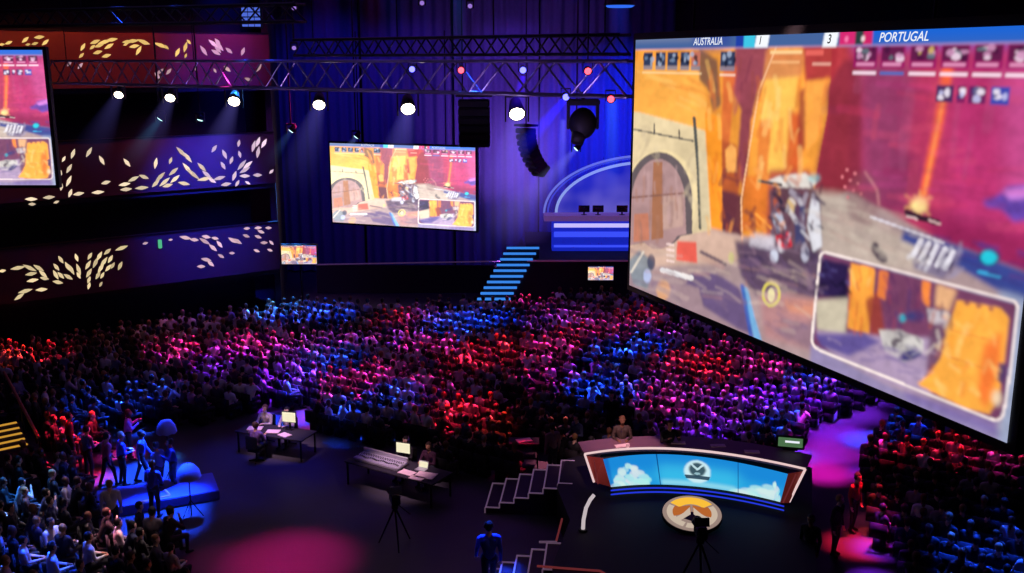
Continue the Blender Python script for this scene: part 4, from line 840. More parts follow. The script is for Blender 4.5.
S2 = at_z(505+6, 573+4, .55); S2.z = 0
stairs(S2+Vector((-2*run*.9, -.3, 0)), sa, 5, run*.9, depth*.8, .2, 'nearer white-edged staircase at the bottom edge beside the person in blue', 'white-edged stairs')
# platform polygon (world points on z = ZP)
pe = [at_z(x, y, ZP) for x, y in [(557, 487), (566, 459), (578, 456), (800, 462), (812, 468), (812, 520), (820, 600), (600, 620), (556, 620), (552, 566), (570, 520)]]
def plat(bm):
    top = [bm.verts.new((p.x, p.y, ZP)) for p in pe]; bot = [bm.verts.new((p.x, p.y, 0.005)) for p in pe]; n = len(pe)
    bm.faces.new(top); bm.faces.new(bot[::-1])
    for i in range(n): bm.faces.new((top[i], bot[i], bot[(i+1) % n], top[(i+1) % n]))
    bmesh.ops.recalc_face_normals(bm, faces=bm.faces)
pf = B('stage_riser', M['black'], plat); tag(pf, 'black raised platform carrying the presenter desk', 'platform')
def strip(name, m, pts, r, parent):
    return B(name, m, lambda bm: [cyl(bm, pts[i], pts[i+1], r, seg=6) for i in range(len(pts)-1)], parent)
zz = ZP+.02
strip('red_edge', M['red_line'], [at_z(x, y, zz) for x, y in [(537, 566), (560, 568), (600, 571), (612, 578)]], .03, pf); strip('red_edge', M['red_line'], [at_z(x, y, zz) for x, y in [(556, 542), (562, 519)]], .03, pf)
strip('white_edge', M['white'], [at_z(x, y, zz) for x, y in [(539, 542), (557, 542)]], .03, pf)
# desk
ZD = ZP+1.08
def curve(pts, n, z):
    w = [at_z(x, y, z) for x, y in pts]; t = np.linspace(0, 1, len(w)); tt = np.linspace(0, 1, n)
    A = np.array([list(p) for p in w]); cx = np.polyfit([p[0] for p in w], [p[1] for p in w], 3); xs = np.interp(tt, t, A[:, 0]); return [Vector((x, float(np.polyval(cx, x)), z)) for x in xs]
dk = empty('presenter_desk', (0, 0, 0), 'curved presenter desk with a blue sky video front and white edge strip', 'desk')
top = curve([(585, 454.5), (628, 450), (671, 449), (722, 454), (773, 463), (805, 469.5)], 33, ZD)
back = curve([(578, 442), (628, 437), (680, 436), (735, 441), (790, 450), (812, 455)], 33, ZD)
def slab(name, m, f, b, th, parent):
    bm = bmesh.new(); n = len(f); q = [[bm.verts.new(p+Vector((0, 0, dz))) for p in r] for r, dz in ((f, 0), (b, 0), (f, -th), (b, -th))]
    for i in range(n-1):
        bm.faces.new((q[0][i], q[0][i+1], q[1][i+1], q[1][i])); bm.faces.new((q[2][i], q[3][i], q[3][i+1], q[2][i+1])); bm.faces.new((q[0][i], q[2][i], q[2][i+1], q[0][i+1])); bm.faces.new((q[1][i], q[1][i+1], q[3][i+1], q[3][i]))
    for i in (0, n-1): bm.faces.new((q[0][i], q[1][i], q[3][i], q[2][i]))
    bmesh.ops.recalc_face_normals(bm, faces=bm.faces); return add(name, mesh_of(bm, m), parent)
slab('desktop', M['desk'], top, back, .07, dk)
fz = ZP+.28
stop_ = curve([(603, 459), (628, 456), (671, 454), (722, 460), (773, 470), (788, 474)], 49, ZD-.1); sbot = curve([(611, 487), (640, 485), (671, 484.5), (722, 490), (773, 500), (781, 502.5)], 49, fz)
foot = curve([(614, 494), (640, 491), (671, 490), (722, 496), (773, 506), (780, 508)], 49, ZP+.02)
topf = curve([(600, 453.2), (628, 450.4), (671, 449.4), (722, 454.4), (773, 463.4), (791, 466.6)], 49, ZD-.07)
# video front painted in its own frame
NU2, NV2 = 360, 60; s2, t2 = np.meshgrid(np.linspace(0, 100, NU2), np.linspace(0, 15, NV2)); kk = Canvas(s2, 15-t2, (24, 130, 206))
nzc = vnoise(s2, t2, 5, 40); kk.poly([(0, 8), (100, 8), (100, 15), (0, 15)], (40, 160, 214), .7, 8); kk.poly([(33, 5), (67, 5), (67, 15), (33, 15)], (60, 190, 226), .6, 9)
def cloud(cx, cy, w, h, seed):
    rr = np.random.RandomState(seed)
    for q in range(26):
        a = rr.rand()*2-1; hx_ = cx+a*w*.5; top_ = cy-h*(1-abs(a)**1.2)*rr.rand(); kk.ell(hx_, top_, 2.2+1.8*rr.rand(), 1.2+.9*rr.rand(), (150+60*rr.rand(), 208+20*rr.rand(), 222), .8, 1)
cloud(16, 13.5, 22, 10.5, 1); cloud(14, 15, 24, 5, 2); cloud(82, 14.5, 26, 9.5, 3); cloud(80, 15.5, 28, 5, 5); kk.poly([(34, 12.6), (66, 12.6), (66, 15), (34, 15)], (150, 215, 226), .8, 3)
kk.poly([(0, 0), (4, 0), (2, 15), (0, 15)], (16, 70, 170), .5, 2)
for x in (33.3, 66.6): kk.line([(x, 0), (x, 15)], .35, (10, 60, 120), .9)
kk.ell(50.5, 7.6, 5.2, 5.6, (196, 226, 232), .95, 1); kk.ell(50.5, 6.6, 3.3, 3.4, (36, 66, 80), .95, 1); kk.line([(48.3, 4.2), (50.5, 6.6), (52.7, 4.2)], .9, (190, 220, 226), .9); kk.ell(50.5, 8.6, 1.2, .6, (150, 190, 200), .8); kk.poly([(45.5, 9.6), (55.5, 9.6), (55, 11.2), (46, 11.2)], (30, 60, 80), .95); 
def patch(name, img, Tp, Bp, m, parent):
    nv, nu = img.shape[:2]; tt = np.linspace(0, 1, len(Tp)); T_ = np.array([list(p) for p in Tp]); B_ = np.array([list(p) for p in Bp]); q = np.linspace(0, 1, nu)
    Ti = np.stack([np.interp(q, tt, T_[:, c]) for c in range(3)], 1); Bi = np.stack([np.interp(q, tt, B_[:, c]) for c in range(3)], 1)
    me = grid_mesh(name, img, 1, 1, m); f = np.linspace(0, 1, nv)[:, None, None]; co = Bi[None]*(1-f)+Ti[None]*f; me.vertices.foreach_set('co', co.reshape(-1).astype('f')); me.update(); return add(name, me, parent)
patch('video_front', kk.img, stop_, sbot, M['feed'], dk)
bk = lambda L_, dy: [p+Vector((0, dy, 0)) for p in L_]
ruled('front_backing', M['bezel'], bk(topf, .06), bk(foot, .06), dk)
# end panels
e0 = [at_z(586, 456, ZD-.05), at_z(603, 458, ZD-.08)]; e1 = [at_z(594, 482, fz), at_z(611, 487, fz)]; ruled('end_panel', M['side'], e0, e1, dk)
e0 = [at_z(788, 473.5, ZD-.08), at_z(804, 471, ZD-.05)]; e1 = [at_z(780, 503, fz), at_z(789, 503, fz)]; ruled('end_panel', M['side'], e0, e1, dk)
strip('edge_light', M['white_line'], [at_z(594, 482, fz), at_z(585, 455, ZD+.02)] + [p+Vector((0, -.02, .03)) for p in top] + [at_z(789, 502, fz)], .035, dk)
strip('inner_line', M['red_line'], [at_z(598, 484, fz), at_z(594, 460, ZD-.05)], .02, dk); strip('inner_line', M['red_line'], [at_z(783, 503, fz), at_z(796, 474, ZD-.05)], .02, dk)
for (o1, zq) in (((0, 3.5), fz-.04), ((0, 7.5), fz-.13)):
    strip('led_line', M['led_b'], curve([(611, 487+o1[1]), (640, 485+o1[1]), (671, 484.5+o1[1]), (722, 490+o1[1]), (773, 500+o1[1]), (784, 503+o1[1])], 30, zq), .022, dk)
# monitor at the right end of the desk, papers and cups on top
p = at_z(790, 449, ZD); mo = empty('monitor', (p.x, p.y, ZD), 'low monitor with a pale green picture at the right end of the presenter desk', 'monitor', rz=math.radians(-14))
boxo('monitor_case', M['black'], (0, 0, .2), (.78, .06, .36), mo, rx=-.5, bev=.01); boxo('monitor_picture', M['green'], (0, -.04, .215), (.68, .02, .26), mo, rx=-.5); boxo('monitor_text', M['txt'], (.05, -.058, .24), (.4, .012, .06), mo, rx=-.5); boxo('monitor_base', M['black'], (0, .05, .02), (.4, .3, .04), mo)
for (x, y, lab) in [(622, 446, 'white sheet of paper on the presenter desk before the suited presenter'), (678, 443, 'white sheet of paper in the middle of the presenter desk'), (718, 446, 'pinkish sheet of paper right of centre on the presenter desk'), (752, 452, 'pinkish sheet of paper near the right end of the presenter desk')]:
    p = at_z(x, y, ZD); o = boxo('paper', M['paper'], (p.x, p.y, ZD+.012), (.42, .2, .02), rz=random.uniform(-.3, .3)); tag(o, lab, 'paper', 'papers on the presenter desk')
p = at_z(628, 451, ZD); o = B('cup', M['paper'], lambda bm: cyl(bm, (0, 0, 0), (0, 0, .16), .04, .055, seg=16), None, (p.x, p.y+.15, ZD)); tag(o, 'pale paper cup at the front edge of the presenter desk', 'cup')
p = at_z(596, 450, ZD)
# floor emblem: pale ring, amber arc and legs on a low sloping panel
ec = at_z(692, 513, ZP+.24); rx1 = 28.5*math.sqrt(ec.y**2+ (CH-ec.z)**2)/F*1.0
em = empty('floor_emblem', (ec.x, ec.y, ec.z+.0), 'round glowing emblem with an orange arc on the dark floor before the desk', 'emblem'); em.rotation_euler = (math.radians(11), 0, math.radians(-6))
B('emblem_panel', M['black'], lambda bm: cyl(bm, (0, 0, -.1), (0, 0, -.01), rx1*1.03, seg=48), em)
def sector(bm, r0, r1, a0, a1, z=0, n=24):
    A = [bm.verts.new((r0*math.cos(t), r0*math.sin(t), z)) for t in np.linspace(a0, a1, n)]; Bq = [bm.verts.new((r1*math.cos(t), r1*math.sin(t), z)) for t in np.linspace(a0, a1, n)]
    for i in range(n-1): bm.faces.new((A[i], Bq[i], Bq[i+1], A[i+1]))
R_ = rx1; D_ = math.radians
B('glow_disc', emit('emblem_backglow', (175, 150, 140), .75), lambda bm: sector(bm, .001, R_, 0, 2*PI-.0001, 0, 60), em)
B('amber_arc', M['orange'], lambda bm: sector(bm, R_*.48, R_*.88, D_(36), D_(144), .012), em)
B('ring_side', M['em_white'], lambda bm: (sector(bm, R_*.6, R_*.86, D_(150), D_(246), .012), sector(bm, R_*.6, R_*.86, D_(-66), D_(30), .012), sector(bm, R_*.6, R_*.86, D_(252), D_(288), .012)), em)
B('amber_flank', M['em_brown'], lambda bm: (sector(bm, R_*.3, R_*.66, D_(146), D_(200), .013), sector(bm, R_*.3, R_*.66, D_(-20), D_(34), .013), bm.faces.new([bm.verts.new((x*R_, y*R_, .014)) for x, y in [(-.45, .3), (-.04, .42), (-.04, -.05), (-.4, -.1)]]), bm.faces.new([bm.verts.new((x*R_, y*R_, .014)) for x, y in [(.45, .3), (.04, .42), (.04, -.05), (.4, -.1)]])), em)
B('pale_legs', M['em_white'], lambda bm: (bm.faces.new([bm.verts.new((x*R_, y*R_, .016)) for x, y in [(-.06, .3), (-.05, -.1), (-.45, -.5), (-.58, -.32), (-.3, -.05)]]), bm.faces.new([bm.verts.new((x*R_, y*R_, .016)) for x, y in [(.06, .3), (.05, -.1), (.45, -.5), (.58, -.32), (.3, -.05)]])), em)
B('dark_gap', M['em_dark'], lambda bm: bm.faces.new([bm.verts.new((x*R_, y*R_, .015)) for x, y in [(-.4, -.3), (0, .06), (.4, -.3), (0, -.5)]]), em)
# white curved handrail left of desk
hr_ = empty('handrail', at_z(583, 528, ZP), 'short white glowing handrail at the left end of the presenter desk', 'handrail')
HR = [at_z(x, y, ZP+z) - hr_.location for x, y, z in [(583, 530, .02), (583.5, 520, .3), (586, 508, .5), (590, 500, .75), (594, 495, .85)]]
B('rail_tube', emit('handrail_glow', (215, 200, 205), .8), lambda bm: [cyl(bm, HR[i], HR[i+1], .05, seg=8) for i in range(4)], hr_)
B('rail_foot', M['black'], lambda bm: cyl(bm, (HR[0].x, HR[0].y, 0), (HR[0].x, HR[0].y, .05), .12, seg=12), hr_)
# broadcast camera in front of the emblem
def broadcast_camera(x, y, z, rz, label, h=1.35):
    root = empty('broadcast_camera', (x, y, z), label, 'camera', rz=rz)
    B('camera_body', M['gloss'], lambda bm: (box(bm, (0, 0, h+.15), (.24, .5, .28), bev=.03), box(bm, (0, -.28, h+.2), (.2, .12, .2), bev=.02)), root)
    B('camera_lens', M['dark_metal'], lambda bm: (cyl(bm, (0, .25, h+.15), (0, .5, h+.15), .1, .13, seg=16)), root, smooth=True)
    B('viewfinder', mat('viewfinder_hood', (60, 64, 80), .4), lambda bm: box(bm, (0, -.1, h+.4), (.34, .05, .2), rx=-.4), root)
    B('pan_head', M['black'], lambda bm: (cyl(bm, (0, 0, h-.15), (0, 0, h), .1, .08), cyl(bm, (.1, -.1, h-.05), (.3, -.6, h-.1), .015)), root)
    for k_ in range(3): a = k_*2*PI/3+.5; B('tripod_leg', M['dark_metal'], lambda bm: cyl(bm, (0, 0, h-.12), (.5*math.cos(a), .5*math.sin(a), .01), .03, .02, seg=8), root)
    return root
p = at_z(698, 590, ZP); broadcast_camera(p.x, p.y, ZP, 0, 'broadcast camera on a tripod facing the desk, overlapping the round emblem')
p = at_z(396, 545, 0); broadcast_camera(p.x, p.y, 0, .3, 'thin dark camera on a tripod just in front of the mixing table', h=1.25)
# presenters
def pz(x, y, z): p = at_z(x, y, z); return p.x, p.y
def chair(x, y, z, rz, label, group=None):
    root = empty('swivel_chair', (x, y, z), label, 'chair', group, rz=rz)
    B('seat', M['black'], lambda bm: box(bm, (0, .08, .4), (.46, .44, .07), bev=.02), root); B('backrest', M['black'], lambda bm: box(bm, (0, -.2, .72), (.44, .05, .46), bev=.02), root)
    B('post', M['dark_metal'], lambda bm: cyl(bm, (0, .05, .06), (0, .05, .38), .03), root)
    for k_ in range(4): a = k_*PI/2+.4; B('leg', M['dark_metal'], lambda bm: cyl(bm, (0, .05, .06), (.26*math.cos(a), .05+.26*math.sin(a), .02), .02, seg=6), root)
px_, py_ = pz(622, 424, ZP+1.5); person('stand_b', px_, py_, ZP, PI, (60, 44, 40), 'presenter in a dark brown suit standing behind the left part of the desk', 'presenters at the desk')
def detail_front(o_, h=1.3):
    pass
px_, py_ = pz(669, 428, ZP+1.5); person('stand_c', px_, py_, ZP, PI+.3, (26, 24, 30), 'presenter in black standing behind the middle of the desk', 'presenters at the desk')
px_, py_ = pz(612, 396, 1.65); person('stand_a', px_, py_, 0, PI*.9, (18, 18, 24), 'tall person in a dark suit standing further behind the presenters', sc=1.04)
px_, py_ = pz(553, 430, 1.55); person('stand_a', px_, py_, 0, .5, (150, 120, 130), 'person in a pale top standing in the dark left of the desk')
px_, py_ = pz(578, 420, 1.55); person('stand_b', px_, py_, 0, 2.2, (60, 70, 110), 'person in a dark blue top standing left of the suited presenter')
px_, py_ = pz(489, 536.5, 1.62); person('walk', px_, py_, 0, .15, (60, 80, 210), 'person in a blue jacket seen from behind at the bottom edge', sc=1.13)
px_, py_ = pz(524, 440, .9)
eq = empty('equipment_cart', (px_, py_, 0), 'small equipment cart with pink-lit papers in the dark left of the desk', 'cart')
boxo('cart_top', M['wood'], (0, 0, .85), (1.0, .6, .05), eq); boxo('shelf', M['wood'], (0, 0, .35), (.9, .5, .04), eq)
for sx in (-.44, .44):
    for sy in (-.26, .26): boxo('leg', M['dark_metal'], (sx, sy, .42), (.04, .04, .84), eq)
o = boxo('paper', M['paper'], (px_, py_, .89), (.5, .3, .02), rz=.3); tag(o, 'pink-lit sheet of paper on the small equipment cart', 'paper')
# ------------------------------------------------------------------ production tables on the dark floor
def table(x, y, z, w, d, h, rz, label, cloth=M['wood']):
    root = empty('folding_table', (x, y, z), label, 'table', 'production tables on the dark floor', rz=rz)
    boxo('tabletop', cloth, (0, 0, h-.02), (w, d, .04), root, bev=.008)
    for sx in (-1, 1):
        for sy in (-1, 1): boxo('leg', M['dark_metal'], (sx*(w/2-.08), sy*(d/2-.06), (h-.04)/2), (.045, .045, h-.04), root)
    return root
def w2(root, x, y, z): bpy.context.view_layer.update(); return root.matrix_world @ Vector((x, y, z))
# mixing table: console running down to the right
p = at_z(398, 466, .8); ta = math.radians(-32)
t1 = table(p.x, p.y, 0, 3.4, 1.1, .78, ta, 'production table with an audio mixing console in the middle of the dark floor')
def on(t, name, label, cat, x, y, rz=0, h=.78, group=None): q = w2(t, x, y, h); return empty(name, q, label, cat, group, rz=t.rotation_euler.z+rz)
mc = on(t1, 'mixing_console', 'long pale mixing console on the production table', 'mixing console', -.65, -.05)
boxo('console_body', M['steel'], (0, 0, .07), (1.75, .55, .1), mc, rx=.08, bev=.02); boxo('meter_bridge', M['steel'], (0, .26, .16), (1.75, .08, .18), mc, bev=.01)
B('faders', M['button'], lambda bm: [box(bm, (-.8+i*.07, -.12+.03*math.sin(i), .135), (.025, .06, .02)) for i in range(24)], mc); B('knobs', M['button'], lambda bm: [cyl(bm, (-.8+i*.07, .04+.07*j, .12), (-.8+i*.07, .04+.07*j, .15), .015, seg=6) for i in range(24) for j in range(2)], mc)
lp = on(t1, 'desktop_monitor', 'bright pale monitor standing behind the mixing console', 'monitor', -.1, .42, .2)
boxo('monitor_case', M['black'], (0, 0, .46), (.5, .05, .36), lp, bev=.01); boxo('monitor_picture', M['mon'], (0, -.03, .46), (.46, .02, .32), lp); boxo('monitor_stand', M['dark_metal'], (0, .03, .14), (.06, .05, .28), lp); boxo('monitor_base', M['dark_metal'], (0, .02, .012), (.26, .2, .024), lp)
lp = on(t1, 'laptop', 'small pale laptop at the right of the mixing console', 'laptop', .75, .2, .1)
boxo('laptop_base', M['steel'], (0, 0, .012), (.34, .24, .022), lp); boxo('laptop_lid', M['steel'], (0, .14, .12), (.34, .02, .22), lp, rx=-.25); boxo('laptop_picture', M['mon'], (0, .125, .12), (.3, .01, .18), lp, rx=-.25)
for (x, y, w_, d_, lab) in [(.55, -.25, .5, .32, 'pink-lit papers just right of the mixing console'), (1.15, -.12, .62, .45, 'large pale folder at the right end of the mixing table'), (1.05, -.42, .45, .25, 'smaller pale sheet at the front right of the mixing table')]:
    q = w2(t1, x, y, .79); o = boxo('paper', M['paper'], q+Vector((0, 0, .01)), (w_, d_, .02), rz=ta+random.uniform(-.3, .3)); tag(o, lab, 'paper', 'papers on the mixing table')
# second table with laptop cluster
p = at_z(276, 430, .8); tb = math.radians(-20)
t2_ = table(p.x, p.y, 0, 2.6, 1.0, .76, tb, 'cluttered production table with a lit monitor at left of the dark floor')
lp = on(t2_, 'desktop_monitor', 'bright white monitor on the cluttered left production table', 'monitor', .35, .3, .1, .76)
boxo('monitor_case', M['black'], (0, 0, .45), (.52, .05, .38), lp, bev=.01); boxo('monitor_picture', M['mon'], (0, -.03, .45), (.48, .02, .34), lp); boxo('monitor_stand', M['dark_metal'], (0, .03, .14), (.06, .05, .28), lp); boxo('monitor_base', M['dark_metal'], (0, .02, .012), (.26, .2, .024), lp)
for (x, y, w_, d_, lab) in [(-.8, -.05, .5, .35, 'pale papers at the left end of the cluttered table'), (-.05, -.1, .45, .3, 'pale papers in the middle of the cluttered table'), (.5, -.25, .4, .3, 'pale papers before the lit monitor on the cluttered table')]:
    q = w2(t2_, x, y, .77); o = boxo('paper', M['paper'], q+Vector((0, 0, .01)), (w_, d_, .02), rz=tb+random.uniform(-.4, .4)); tag(o, lab, 'paper', 'papers on the cluttered table')
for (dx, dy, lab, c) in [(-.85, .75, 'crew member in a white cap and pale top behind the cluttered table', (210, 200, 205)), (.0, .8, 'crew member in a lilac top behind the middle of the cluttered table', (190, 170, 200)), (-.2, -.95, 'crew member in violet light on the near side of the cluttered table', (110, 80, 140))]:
    q = w2(t2_, dx, dy, 0); rz = tb+(PI if dy > 0 else 0)
    person('sit_type', q.x, q.y, 0, rz, c, lab, 'crew at the cluttered table'); chair(q.x, q.y, 0, rz, 'black swivel chair under the '+lab.split(' behind')[0].split(' on the')[0], 'crew chairs')
for (dx, lab) in [(-.4, 'crew member in dark clothes behind the mixing console'), (.5, 'crew member in a dark red top behind the mixing table')]:
    q = w2(t1, dx, 1.0, 0); person('sit_type', q.x, q.y, 0, ta+PI, (70, 30, 60) if dx > 0 else (30, 26, 34), lab, 'crew at the mixing table'); chair(q.x, q.y, 0, ta+PI, 'black swivel chair of the '+lab, 'crew chairs')
# ------------------------------------------------------------------ blue-lit riser at left with people
q = at_z(158, 492, .25); rs = empty('low_riser', (q.x, q.y, 0), 'low blue-lit platform at the edge of the left seating', 'platform', rz=math.radians(24))
boxo('riser_top', mat('riser_blue', (90, 100, 190), .5), (0, 0, .15), (3.4, 1.5, .3), rs, bev=.02); strip('riser_edge', M['white'], [Vector((-.6, -.7, .32)), Vector((.3, -.55, .32)), Vector((.2, -.1, .32))], .03, rs)
def umbrella(x, y, z, label, h=1.9, r=.55, lean=.3):
    root = empty('reflector_umbrella', (x, y, z), label, 'umbrella', 'blue-lit umbrellas'); n = 8
    def can(bm):
        c = bm.verts.new((0, 0, h+.3)); rings = []
        for t, zz_ in ((.5, h+.24), (.85, h+.08), (1, h-.12)): rings.append([bm.verts.new((r*t*math.cos(k*PI/n), r*t*math.sin(k*PI/n), zz_ - (.03 if k % 2 and t == 1 else 0))) for k in range(2*n)])
        for k in range(2*n):
            k2 = (k+1) % (2*n); bm.faces.new((c, rings[0][k], rings[0][k2]))
            for a, b in ((0, 1), (1, 2)): bm.faces.new((rings[a][k], rings[b][k], rings[b][k2], rings[a][k2]))
    B('canopy', mat('umbrella_cloth', (150, 165, 225), .7), can, root, smooth=True); B('pole', M['dark_metal'], lambda bm: cyl(bm, (0, 0, .02), (0, 0, h+.3), .018), root)
    for k in range(3): a = k*2*PI/3; B('stand_leg', M['dark_metal'], lambda bm: cyl(bm, (0, 0, .5), (.35*math.cos(a), .35*math.sin(a), .01), .014, seg=6), root)
q = at_z(166, 425, 2.0); umbrella(q.x, q.y, 0, 'pale blue-lit umbrella on a stand at the back of the blue-lit group', 1.9, .32)
q = at_z(188, 468, 1.5); umbrella(q.x, q.y, 0, 'lower blue-lit umbrella on a stand at the right of the blue-lit group', 1.35, .36)
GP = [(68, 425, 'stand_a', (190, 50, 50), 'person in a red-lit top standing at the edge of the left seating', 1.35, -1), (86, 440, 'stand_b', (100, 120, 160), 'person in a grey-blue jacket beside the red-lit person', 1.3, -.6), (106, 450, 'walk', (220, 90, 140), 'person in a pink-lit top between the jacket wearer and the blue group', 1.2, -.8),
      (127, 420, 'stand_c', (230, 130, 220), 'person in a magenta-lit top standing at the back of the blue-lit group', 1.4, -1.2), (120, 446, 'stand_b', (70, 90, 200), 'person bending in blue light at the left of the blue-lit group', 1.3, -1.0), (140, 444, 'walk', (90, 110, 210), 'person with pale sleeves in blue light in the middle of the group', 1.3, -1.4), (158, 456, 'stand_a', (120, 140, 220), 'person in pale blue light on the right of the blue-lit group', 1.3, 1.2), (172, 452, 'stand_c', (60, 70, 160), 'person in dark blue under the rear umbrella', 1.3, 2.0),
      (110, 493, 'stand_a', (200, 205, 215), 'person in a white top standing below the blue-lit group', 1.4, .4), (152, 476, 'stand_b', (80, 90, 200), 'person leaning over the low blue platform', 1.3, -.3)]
for (x, y, ps, c, lab, z, rz) in GP:
    q = at_z(x, y, z); person(ps, q.x, q.y, 0, rz, c, lab, 'blue-lit group at the left')
# yellow-edged steps and rail at far left
q = at_z(0, 425, .9); ys = empty('yellow_edged_steps', (q.x, q.y, 0), 'steps with yellow glowing edges at the far left', 'stairs', rz=math.radians(-52))
for i in range(5): boxo('step', M['tread'], (.34*i+.1, 0, .45-.045*i), (.34, 1.1, .9-.09*i), ys); boxo('yellow_nosing', M['yellow'], (.34*i+.1, 0, .91-.09*i), (.14, 1.0, .02), ys)
a = at_z(4, 372, 2.2); b_ = at_z(39, 438, 1.0); hr2 = empty('handrail', (b_.x, b_.y, 0), 'long sloping reddish handrail at the far left', 'handrail')
a = a-hr2.location; b_ = b_-hr2.location; B('rail_tube', mat('rail_red', (170, 90, 90), .4), lambda bm: cyl(bm, a, b_, .05), hr2)
for f_ in (0, .5, 1): c_ = a.lerp(b_, f_); B('post', M['dark_metal'], lambda bm: cyl(bm, (c_.x, c_.y, 0), c_, .03), hr2)
# crew near the right end of desk
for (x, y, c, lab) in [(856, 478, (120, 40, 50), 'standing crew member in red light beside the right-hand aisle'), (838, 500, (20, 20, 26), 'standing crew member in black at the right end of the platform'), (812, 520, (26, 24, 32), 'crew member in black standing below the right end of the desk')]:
    q = at_z(x, y, 1.6); person('stand_a', q.x, q.y, 0, random.uniform(2, 4), c, lab, 'crew right of the desk')
# ------------------------------------------------------------------ lights
def spot(name, loc, tgt, col, power, ang, blend=.6, rad=.25):
    d = bpy.data.lights.new(name, 'SPOT'); d.energy = power; d.color = col; d.spot_size = ang; d.spot_blend = blend; d.shadow_soft_size = rad
    o = bpy.data.objects.new(name, d); C.objects.link(o); o.location = loc; o.rotation_mode = 'QUATERNION'; o.rotation_quaternion = Vector((0, 0, -1)).rotation_difference((Vector(tgt)-Vector(loc)).normalized()); return o
COL = dict(r=(1, .015, .06), b=(.01, .07, 1), m=(1, .03, .4), p=(.28, .02, 1), c=(.03, .25, 1), w=(1, .7, .65), v=(.6, .06, .85), a=(1, .06, .03), k=(1, .25, .35))
SP = [  # px, py, colour, radius px, strength
 (18, 355, 'a', 16, .9), (48, 352, 'r', 18, .7), (5, 350, 'r', 12, .6), (145, 318, 'a', 16, .9), (180, 308, 'r', 22, .4), (178, 350, 'm', 26, .9), (165, 330, 'b', 24, .9), (190, 345, 'r', 12, 1), (205, 372, 'p', 20, .3),
 (272, 306, 'c', 26, 1.2), (290, 318, 'b', 20, .7), (325, 312, 'b', 24, .7), (255, 345, 'm', 28, .8), (232, 352, 'p', 26, .8), (300, 345, 'v', 30, .7), (345, 340, 'v', 20, .4), (330, 360, 'b', 28, .8), (290, 375, 'p', 28, .9), (345, 385, 'm', 30, 1.0), (380, 372, 'm', 24, .5), (395, 396, 'b', 26, 1.0), (354, 404, 'b', 20, 1.1), (300, 388, 'b', 22, .9),
 (395, 320, 'r', 20, .4), (395, 338, 'v', 24, .4), (430, 345, 'm', 26, .5), (460, 322, 'b', 32, 1.2), (500, 318, 'b', 20, .7), (495, 352, 'r', 28, .9), (466, 362, 'r', 22, .8), (512, 346, 'a', 14, .8), (470, 412, 'r', 28, 1.3), (492, 424, 'a', 18, .7), (440, 404, 'r', 22, .6), (432, 385, 'm', 24, .5),
 (420, 318, 'v', 24, .3), (530, 300, 'm', 20, .6), (560, 320, 'v', 30, .6), (550, 350, 'm', 28, .8), (545, 375, 'm', 26, .6), (580, 335, 'r', 26, .5), (612, 330, 'm', 26, .6), (640, 345, 'b', 26, 1.1), (608, 352, 'b', 22, .9), (600, 385, 'b', 34, 1.3), (575, 372, 'p', 22, .6), (650, 382, 'v', 28, .7), (640, 318, 'r', 20, .4), (660, 330, 'v', 24, .4),
 (690, 365, 'r', 30, 1.0), (720, 372, 'r', 20, .7), (668, 400, 'm', 26, .7), (700, 398, 'v', 30, .6), (720, 420, 'p', 26, .6), (690, 430, 'p', 26, .5), (745, 415, 'w', 8, .3), (748, 400, 'p', 30, .7), (785, 392, 'p', 28, .6), (810, 385, 'b', 26, .5), (780, 420, 'b', 26, .5), (730, 350, 'm', 20, .4), (770, 365, 'm', 22, .5), (870, 412, 'b', 20, .9), (900, 425, 'b', 18, .6),
 (890, 446, 'r', 22, .6), (868, 440, 'p', 16, .4), (940, 452, 'r', 24, .9), (962, 440, 'r', 18, .5), (1000, 460, 'm', 22, .5), (866, 508, 'r', 22, 1.1), (875, 540, 'p', 20, 1.0), (985, 555, 'b', 36, .9), (960, 545, 'b', 22, .6), (1010, 520, 'b', 20, .3),
 (130, 425, 'm', 14, 1.3), (68, 428, 'r', 18, 1.3), (100, 445, 'r', 14, .8), (150, 445, 'b', 30, 1.6), (165, 428, 'c', 14, 1.0), (158, 485, 'b', 34, 1.2), (188, 470, 'b', 20, 1.3), (15, 490, 'c', 30, .8), (60, 480, 'b', 30, .35), (30, 545, 'b', 30, .5), (60, 560, 'b', 22, .8), (105, 530, 'k', 16, .7), (70, 530, 'w', 30, .15), (130, 540, 'w', 26, .12), (40, 500, 'w', 26, .13), (12, 455, 'v', 18, .6), (205, 565, 'a', 14, .6), (95, 400, 'b', 26, .5), (140, 395, 'b', 24, .6),
 (490, 555, 'b', 22, 3.2), (553, 432, 'k', 12, .25), (523, 445, 'r', 14, .4), (866, 500, 'a', 14, .5)]
for n, (x, y, c, r, s) in enumerate(SP):
    t = at_z(x, y, 1.0); dd = (t-CAM).length; rm = r*dd/F*1.25
    lp = Vector((t.x+random.uniform(-3, 3)+2, t.y+random.uniform(3, 9), 17.5)); L_ = (lp-t).length
    lp.y = min(lp.y, 60)
    spot('crowd_spot', lp, t, COL[c], (125000 if y < 470 else 75000)*s*(1.5 if c == 'b' else 1), 2*math.atan(rm/L_)*1.15, .75, .2)
